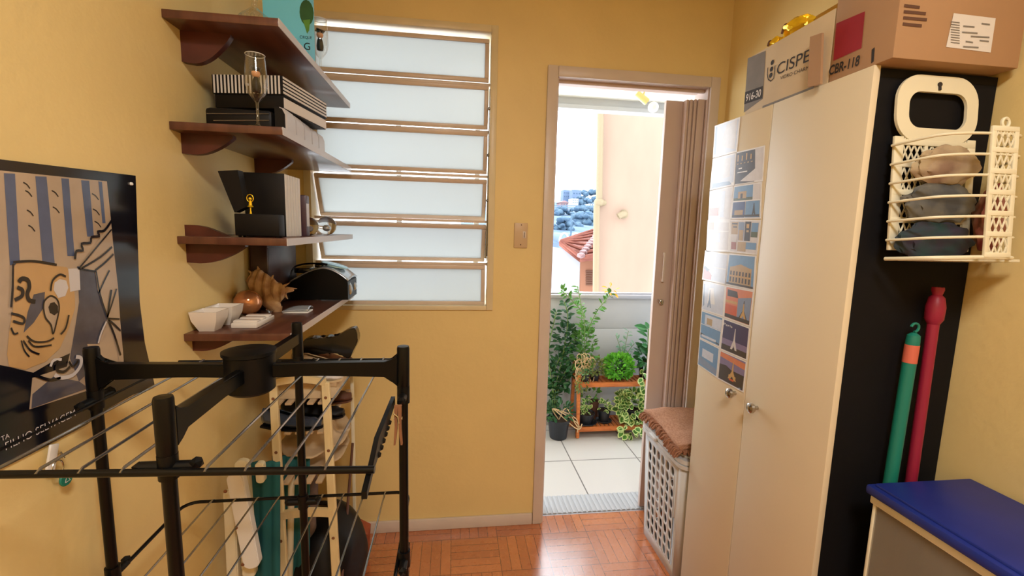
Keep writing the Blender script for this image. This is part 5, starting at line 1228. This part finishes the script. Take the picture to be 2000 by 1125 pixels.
for k in range(70):
    v = k/69; x = .885+v*.26; m.tube([(x, 1.543, zc+.014), (x+rn.uniform(-.008, .008), 1.533-rn.uniform(0, .012), zc+rn.uniform(0, .016))], .0032, 5)
m.build('fringe', 'fringe', t)
# ================================================================== BALCONY PLANTS
RX0, RX1, RYF, RYB, RZ1, RZ0 = .862, 1.42, 2.845, 3.03, .385, .075
RYF = 2.83
t = thing('plant_stand', ((RX0+RX1)/2, 2.93, 0), 'orange wooden two-tier plant stand on the tiled balcony', 'plant stand')
for x in (RX0-.012, RX1+.012):
    m = MB(); m.prism([(x-.010, RYF-.005, 0), (x-.010, RYF+.02, 0), (x-.010, RYF+.05, .43), (x-.010, RYF+.025, .43)], (.02, 0, 0)); m.build('leg', 'terrawood', t)
    m = MB(); m.prism([(x-.010, RYB-.02, 0), (x-.010, RYB, 0), (x-.010, RYB-.03, .50), (x-.010, RYB-.055, .50)], (.02, 0, 0)); m.build('leg', 'terrawood', t)
    m = MB(); m.box((x-.010, RYF, RZ0-.03), (x+.010, RYB-.01, RZ0-.008)); m.box((x-.010, RYF+.02, RZ1-.03), (x+.010, RYB-.03, RZ1-.008)); m.build('side_rail', 'terrawood', t)
for z, y0_, y1_ in ((RZ1, RYF+.01, RYB-.04), (RZ0, RYF, RYB-.01)):
    m = MB(); m.box((RX0, y0_, z-.032), (RX1, y0_+.014, z), .002); m.box((RX0, y1_-.014, z-.032), (RX1, y1_, z), .002); m.build('shelf_rail', 'terrawood', t)
    m = MB(); n = 18
    for k in range(n): x = RX0+.006+k*(RX1-RX0-.012)/n; m.box((x, y0_+.014, z-.012), (x+.019, y1_-.014, z-.001))
    m.build('shelf_slats', 'terrawood', t)
def pot(t, x, y, z, r, h, saucer=False, m_='pot'):
    m = MB(); m.lathe([(0, 0), (r*.78, 0), (r*.98, h*.86), (r*1.06, h*.86), (r*1.08, h), (r*.98, h), (r*.95, h*.9), (0, h*.88)], (x, y, z), 28); m.build('pot', m_, t)
    MB().cyl((x, y, z+h*.8), (x, y, z+h*.92), r*.92, seg=20).build('soil', 'soil', t)
    if saucer: m = MB(); m.lathe([(0, 0), (r*1.1, 0), (r*1.35, .012), (r*1.3, .014), (r*1.05, .004), (0, .004)], (x, y, z-.0005), 28); m.build('saucer', m_, t)
def leaf(m, p, d_, nrm, L_, W_, mi=0, mi2=None):
    d_ = d_.normalized(); s_ = d_.cross(nrm)
    s_ = s_.normalized() if s_.length > 1e-4 else Vector((1, 0, 0)); n_ = s_.cross(d_).normalized()
    out = [(0, 0), (.25, .42), (.55, .5), (.82, .3), (1, 0), (.82, -.3), (.55, -.5), (.25, -.42)]
    def pt(a, b_, k=1, o=0): return p+d_*(L_*(.5+(a-.5)*k))+s_*(W_*b_*k)+n_*(o-.25*L_*(a-.3)**2+abs(b_)*W_*.18)
    m.mi = mi; c_ = pt(.5, 0)
    pts = [pt(a, b_) for a, b_ in out]
    m.face([pts[0], pts[1], pts[2], pts[3], pts[4]]); m.face([pts[0], pts[4], pts[5], pts[6], pts[7]])
    if mi2 is not None:
        m.mi = mi2
        for o in (.0008, -.0008):
            q_ = [pt(a, b_, .66, o) for a, b_ in out]; m.face([q_[0], q_[1], q_[2], q_[3], q_[4]]); m.face([q_[0], q_[4], q_[5], q_[6], q_[7]])
def rv(rn, s=1): return Vector((rn.uniform(-s, s), rn.uniform(-s, s), rn.uniform(-s, s)))
def leafcloud(m, rn, c_, rad, n, L_, W_, mi=0, mi2=None, upb=.4):
    for k in range(n):
        v = rv(rn); 
        if v.length > 1: v.normalize()
        v = v.normalized()*(v.length**.5); p = Vector(c_)+Vector((v.x*rad[0], v.y*rad[1], v.z*rad[2])); d_ = v.normalized()+Vector((0, 0, upb))+rv(rn, .6)
        if p.y > PY-.01: p.y = PY-.01
        s_ = rn.uniform(.7, 1.25); leaf(m, p, d_, Vector((0, -.5, 1))+rv(rn, .7), L_*s_, W_*s_, mi, mi2)
def alongstem(ms, ml, rn, pts, r_, every, L_, W_, mi=0, mi2=None):
    P_ = smooth_path(pts, 8); ms.tube(P_, r_, 6)
    acc = 0
    for k in range(1, len(P_)):
        acc += (P_[k]-P_[k-1]).length
        while acc > every:
            acc -= every; t_ = (P_[k]-P_[k-1]).normalized(); sd = t_.cross(rv(rn)).normalized()
            leaf(ml, P_[k]+sd*r_, sd+t_*.5+Vector((0, 0, -.1)), Vector((0, -.6, .8))+rv(rn, .5), L_*rn.uniform(.7, 1.2), W_*rn.uniform(.7, 1.2), mi if rn.random() > .0 else mi, mi2)
def bp_(x, y, Y): return at(x, y, Y=Y)
# 1 pot at left on floor
rn = random.Random(11)
p_ = at(1086, 842, Z=0); px0, py0 = p_.x-.005, 2.86
t = thing('floor_pot_plant', (px0, py0, 0), 'black pot with trailing pale vines on the balcony floor left of the stand', 'potted plant')
pot(t, px0, py0, 0, .075, .135)
ms, ml = MB(), MB()
for k in range(4):
    a_ = rn.uniform(0, 6.28); ms.tube(smooth_path([(px0, py0, .12), (px0+.05*math.cos(a_), py0-.02, .21), (px0+.11, py0-.03-.01*k, .14-.02*k), (px0+.12+.01*k, py0-.05, .05+.02*k)], 6), .0035, 6)
leafcloud(ml, rn, (px0, py0, .18), (.09, .07, .06), 90, .035, .016); ms.build('vine', 'stem', t); ml.build('foliage', 'leafC', t)
# 2 climbing leafy shrub at far left against the parapet
t = thing('climbing_shrub', (.72, 2.98, 0), 'dark green climbing shrub against the parapet beside the door frame', 'shrub')
ms, ml = MB(), MB()
for pts in ([(.72, 2.98, 0), (.72, 2.98, .3), (.76, 2.97, .55), (.78, 2.96, .80), (.75, 2.96, .92)], [(.72, 2.98, 0), (.70, 2.98, .4), (.80, 2.96, .62), (.86, 2.95, .66)], [(.72, 2.98, .1), (.75, 2.98, .35), (.82, 2.97, .45), (.80, 2.97, .30)], [(.72, 2.98, .2), (.66, 2.98, .55), (.70, 2.97, .85)]):
    alongstem(ms, ml, rn, pts, .0035, .009, .05, .024)
leafcloud(ml, rn, (.77, 2.96, .66), (.07, .04, .10), 90, .046, .022); leafcloud(ml, rn, (.74, 2.97, .42), (.06, .04, .12), 60, .046, .022)
ms.build('stem', 'greenstem', t); ml.build('foliage', 'leafC', t)
# 3 tall climber in pot on top tier
cx, cy = bp_(1140, 700, 2.93).x, 2.93
t = thing('tall_climber', (cx, cy, RZ1), 'tall leafy climber with tangled pale roots in a black pot on the top tier', 'potted plant')
pot(t, cx, cy, RZ1, .052, .085)
ms, ml, mr = MB(), MB(), MB()
z9 = RZ1+.08
alongstem(ms, ml, rn, [(cx, cy, z9), bp_(1136, 650, 2.9), bp_(1135, 610, 2.9), bp_(1120, 590, 2.88), bp_(1096, 566, 2.86)], .003, .009, .044, .02)
alongstem(ms, ml, rn, [(cx, cy, z9), bp_(1148, 650, 2.9), bp_(1165, 610, 2.88), bp_(1178, 592, 2.86), bp_(1194, 572, 2.86)], .003, .010, .044, .02)
alongstem(ms, ml, rn, [(cx, cy, z9), bp_(1142, 640, 2.86), bp_(1136, 600, 2.84), bp_(1128, 560, 2.84)], .003, .013, .040, .018)
leafcloud(ml, rn, (cx, cy, z9+.13), (.08, .05, .15), 120, .042, .02)
for k in range(26):
    a_ = rn.uniform(0, 6.28); q_ = Vector((cx+rn.uniform(-.06, .05), cy-.05, z9+rn.uniform(-.09, .09))); loop = [q_+Vector((.03*math.cos(a_+j*1.1)*(1-j*.08), -.01*j*.3, .035*math.sin(a_+j*1.1))) for j in range(6)]; mr.tube(smooth_path(loop, 4), .0026, 5)
ms.build('stem', 'greenstem', t); ml.build('foliage', 'leafA', t); mr.build('tangled_roots', 'stem', t)
m = MB(); q_ = bp_(1194, 566, 2.86); leafcloud(m, rn, q_, (.03, .02, .03), 12, .036, .018); m.build('yellow_leaves', 'leafE', t)
# 4 small rosette succulent at left edge of top tier
t = thing('rosette_succulent', (RX0+.03, 2.9, RZ1), 'pale green rosette succulent at the left corner of the top tier', 'potted plant')
pot(t, RX0+.035, 2.885, RZ1, .032, .05); m = MB()
for k in range(44):
    a_ = k*2.4; r_ = .006+.0012*k; leaf(m, Vector((RX0+.035+r_*.3*math.cos(a_), 2.885+r_*.3*math.sin(a_), RZ1+.075-.0004*k)), Vector((math.cos(a_), math.sin(a_), .9-.022*k)), Vector((0, 0, 1)), .045, .02)
m.build('foliage', mat('pale_succulent', (136, 188, 140), .45), t)
# 5 trailing shrub left front
t = thing('trailing_herb', (cx+.085, 2.885, RZ1), 'olive trailing herb in a small dark pot beside the climber', 'potted plant')
pot(t, cx+.075, 2.90, RZ1, .034, .055); m = MB(); leafcloud(m, rn, (cx+.075, 2.89, RZ1+.10), (.05, .045, .055), 150, .028, .013); leafcloud(m, rn, (cx-.03, 2.845, RZ1+.005), (.04, .015, .06), 60, .028, .013, upb=-.6); m.build('foliage', mat('olive_leaf', (116, 128, 62), .55, var=.4, scale=20), t)
# 6 bright bushy herb
q_ = bp_(1207, 700, 2.92); t = thing('bushy_herb', (q_.x, 2.92, RZ1), 'bright green bushy herb at the centre of the top tier', 'potted plant')
pot(t, q_.x, 2.92, RZ1, .05, .055); m = MB(); leafcloud(m, rn, (q_.x, 2.90, RZ1+.095), (.10, .065, .08), 640, .030, .016); m.build('foliage', 'leafB', t)
# 7 thin airy plant behind
q2 = bp_(1218, 660, 2.99); t = thing('airy_plant', (q2.x, 2.985, RZ1), 'thin airy blue-green plant behind the bushy herb', 'potted plant')
pot(t, q2.x, 2.975, RZ1, .03, .06); ms, ml = MB(), MB()
for dx, dz in ((-.07, .30), (.02, .33), (.07, .24), (-.02, .22)):
    alongstem(ms, ml, rn, [(q2.x, 2.975, RZ1+.05), (q2.x+dx*.4, 2.97, RZ1+.05+dz*.5), (q2.x+dx, 2.96, RZ1+dz)], .0018, .014, .036, .014)
ms.build('stem', 'greenstem', t); ml.build('foliage', mat('bluegreen_leaf', (126, 168, 142), .5), t)
# 8 right black pot
q3 = bp_(1264, 700, 2.93); t = thing('broadleaf_plant', (q3.x, 2.93, RZ1), 'broad-leaved plant in a tall black pot at the right of the top tier', 'potted plant')
pot(t, q3.x, 2.93, RZ1, .058, .115); ms, ml = MB(), MB()
alongstem(ms, ml, rn, [(q3.x, 2.93, RZ1+.1), (q3.x-.005, 2.92, RZ1+.22), (q3.x-.02, 2.90, RZ1+.36)], .004, .016, .085, .042)
leafcloud(ml, rn, (q3.x-.01, 2.91, RZ1+.16), (.06, .05, .05), 70, .055, .028); ms.build('stem', 'greenstem', t); ml.build('foliage', mat('deep_gloss_leaf', (52, 118, 60), .3, var=.4, scale=10), t)
# 9 lower tier: pot with saucer
q4 = bp_(1147, 800, 2.88); t = thing('sprig_in_bowl', (q4.x, 2.90, RZ0), 'small sprig in a wide black bowl on a saucer on the bottom tier', 'potted plant')
pot(t, q4.x, 2.905, RZ0, .058, .075, True); ms, ml = MB(), MB()
alongstem(ms, ml, rn, [(q4.x, 2.89, RZ0+.06), (q4.x-.02, 2.88, RZ0+.14), (q4.x+.01, 2.88, RZ0+.20)], .002, .012, .036, .024, 0, 1)
leafcloud(ml, rn, (q4.x-.01, 2.88, RZ0+.10), (.03, .03, .03), 12, .036, .026, 0, 1); leafcloud(ml, rn, (q4.x+.01, 2.95, RZ0+.2), (.08, .04, .06), 50, .032, .018, 1); ms.build('stem', 'greenstem', t); ml.build('foliage', ['leafD', 'leafA'], t, normals=False)
q5 = bp_(1182, 805, 2.88); t = thing('plain_dark_pot', (q5.x, 2.92, RZ0), 'plain dark pot on the bottom tier between the bowl and the variegated plant', 'potted plant')
pot(t, q5.x+.006, 2.92, RZ0, .043, .085, True); ml = MB(); leafcloud(ml, rn, (q5.x, 2.90, RZ0+.12), (.03, .03, .03), 18, .036, .024, 0, 1); ml.build('foliage', ['leafD', 'leafA'], t, normals=False)
t = thing('brown_back_pot', (q4.x+.07, 2.985, RZ0), 'brown clay pot half hidden at the back of the bottom tier', 'pot')
pot(t, q4.x+.085, 2.985, RZ0, .032, .13, m_='brownleather')
# 10 variegated cascade
q6 = bp_(1238, 780, 2.9); t = thing('variegated_ivy', (q6.x, 2.90, RZ0), 'cream-edged variegated ivy cascading over the bottom tier', 'potted plant')
pot(t, q6.x, 2.915, RZ0, .055, .09); ms, ml = MB(), MB()
leafcloud(ml, rn, (q6.x+.0, 2.875, RZ0+.12), (.115, .05, .10), 260, .052, .038, 0, 1, upb=.0); leafcloud(ml, rn, (q6.x-.03, 2.80, RZ0-.01), (.075, .02, .05), 40, .048, .036, 0, 1, upb=-.5)
leafcloud(ml, rn, (q6.x-.09, 2.87, RZ0+.17), (.03, .03, .05), 24, .046, .034, 0, 1)
alongstem(ms, ml, rn, [(q3.x-.04, 2.86, RZ1+.11), (q3.x-.075, 2.82, RZ1+.05), (q3.x-.04, 2.81, RZ1-.05), (q3.x-.02, 2.82, RZ0+.2), (q6.x, 2.88, RZ0+.15)], .0015, .028, .055, .042, 0, 1)
ms.build('stem', 'greenstem', t); ml.build('foliage', ['leafD', 'leafA'], t, normals=False)
# balcony spotlight
q7 = at(1255, 170, Z=2.275); sy_ = min(q7.y, 2.9)
pl = at(1253, 190, Y=sy_); pb_ = at(1273, 207, Y=sy_)
t = thing('spotlight', (pl.x, sy_, 2.275), 'cream ceiling spotlight with round bulb on the balcony ceiling', 'lamp')
MB().cyl((pl.x+.02, sy_, 2.275), (pl.x+.02, sy_, 2.26), .03, seg=20).build('ceiling_rose', 'lampcream', t)
MB().cyl((pl.x+.02, sy_, 2.265), (pl.x+.01, sy_, (pl.z+pb_.z)/2+.03), .005).build('arm', 'lampcream', t)
d_ = (pb_-pl).normalized(); MB().cyl(pl-d_*.04, pl+d_*.045, .019, .022, 18).build('lamp_holder', 'lampcream', t)
MB().ball(pb_+d_*.012, .032, sub=3).build('bulb', 'bulb', t)
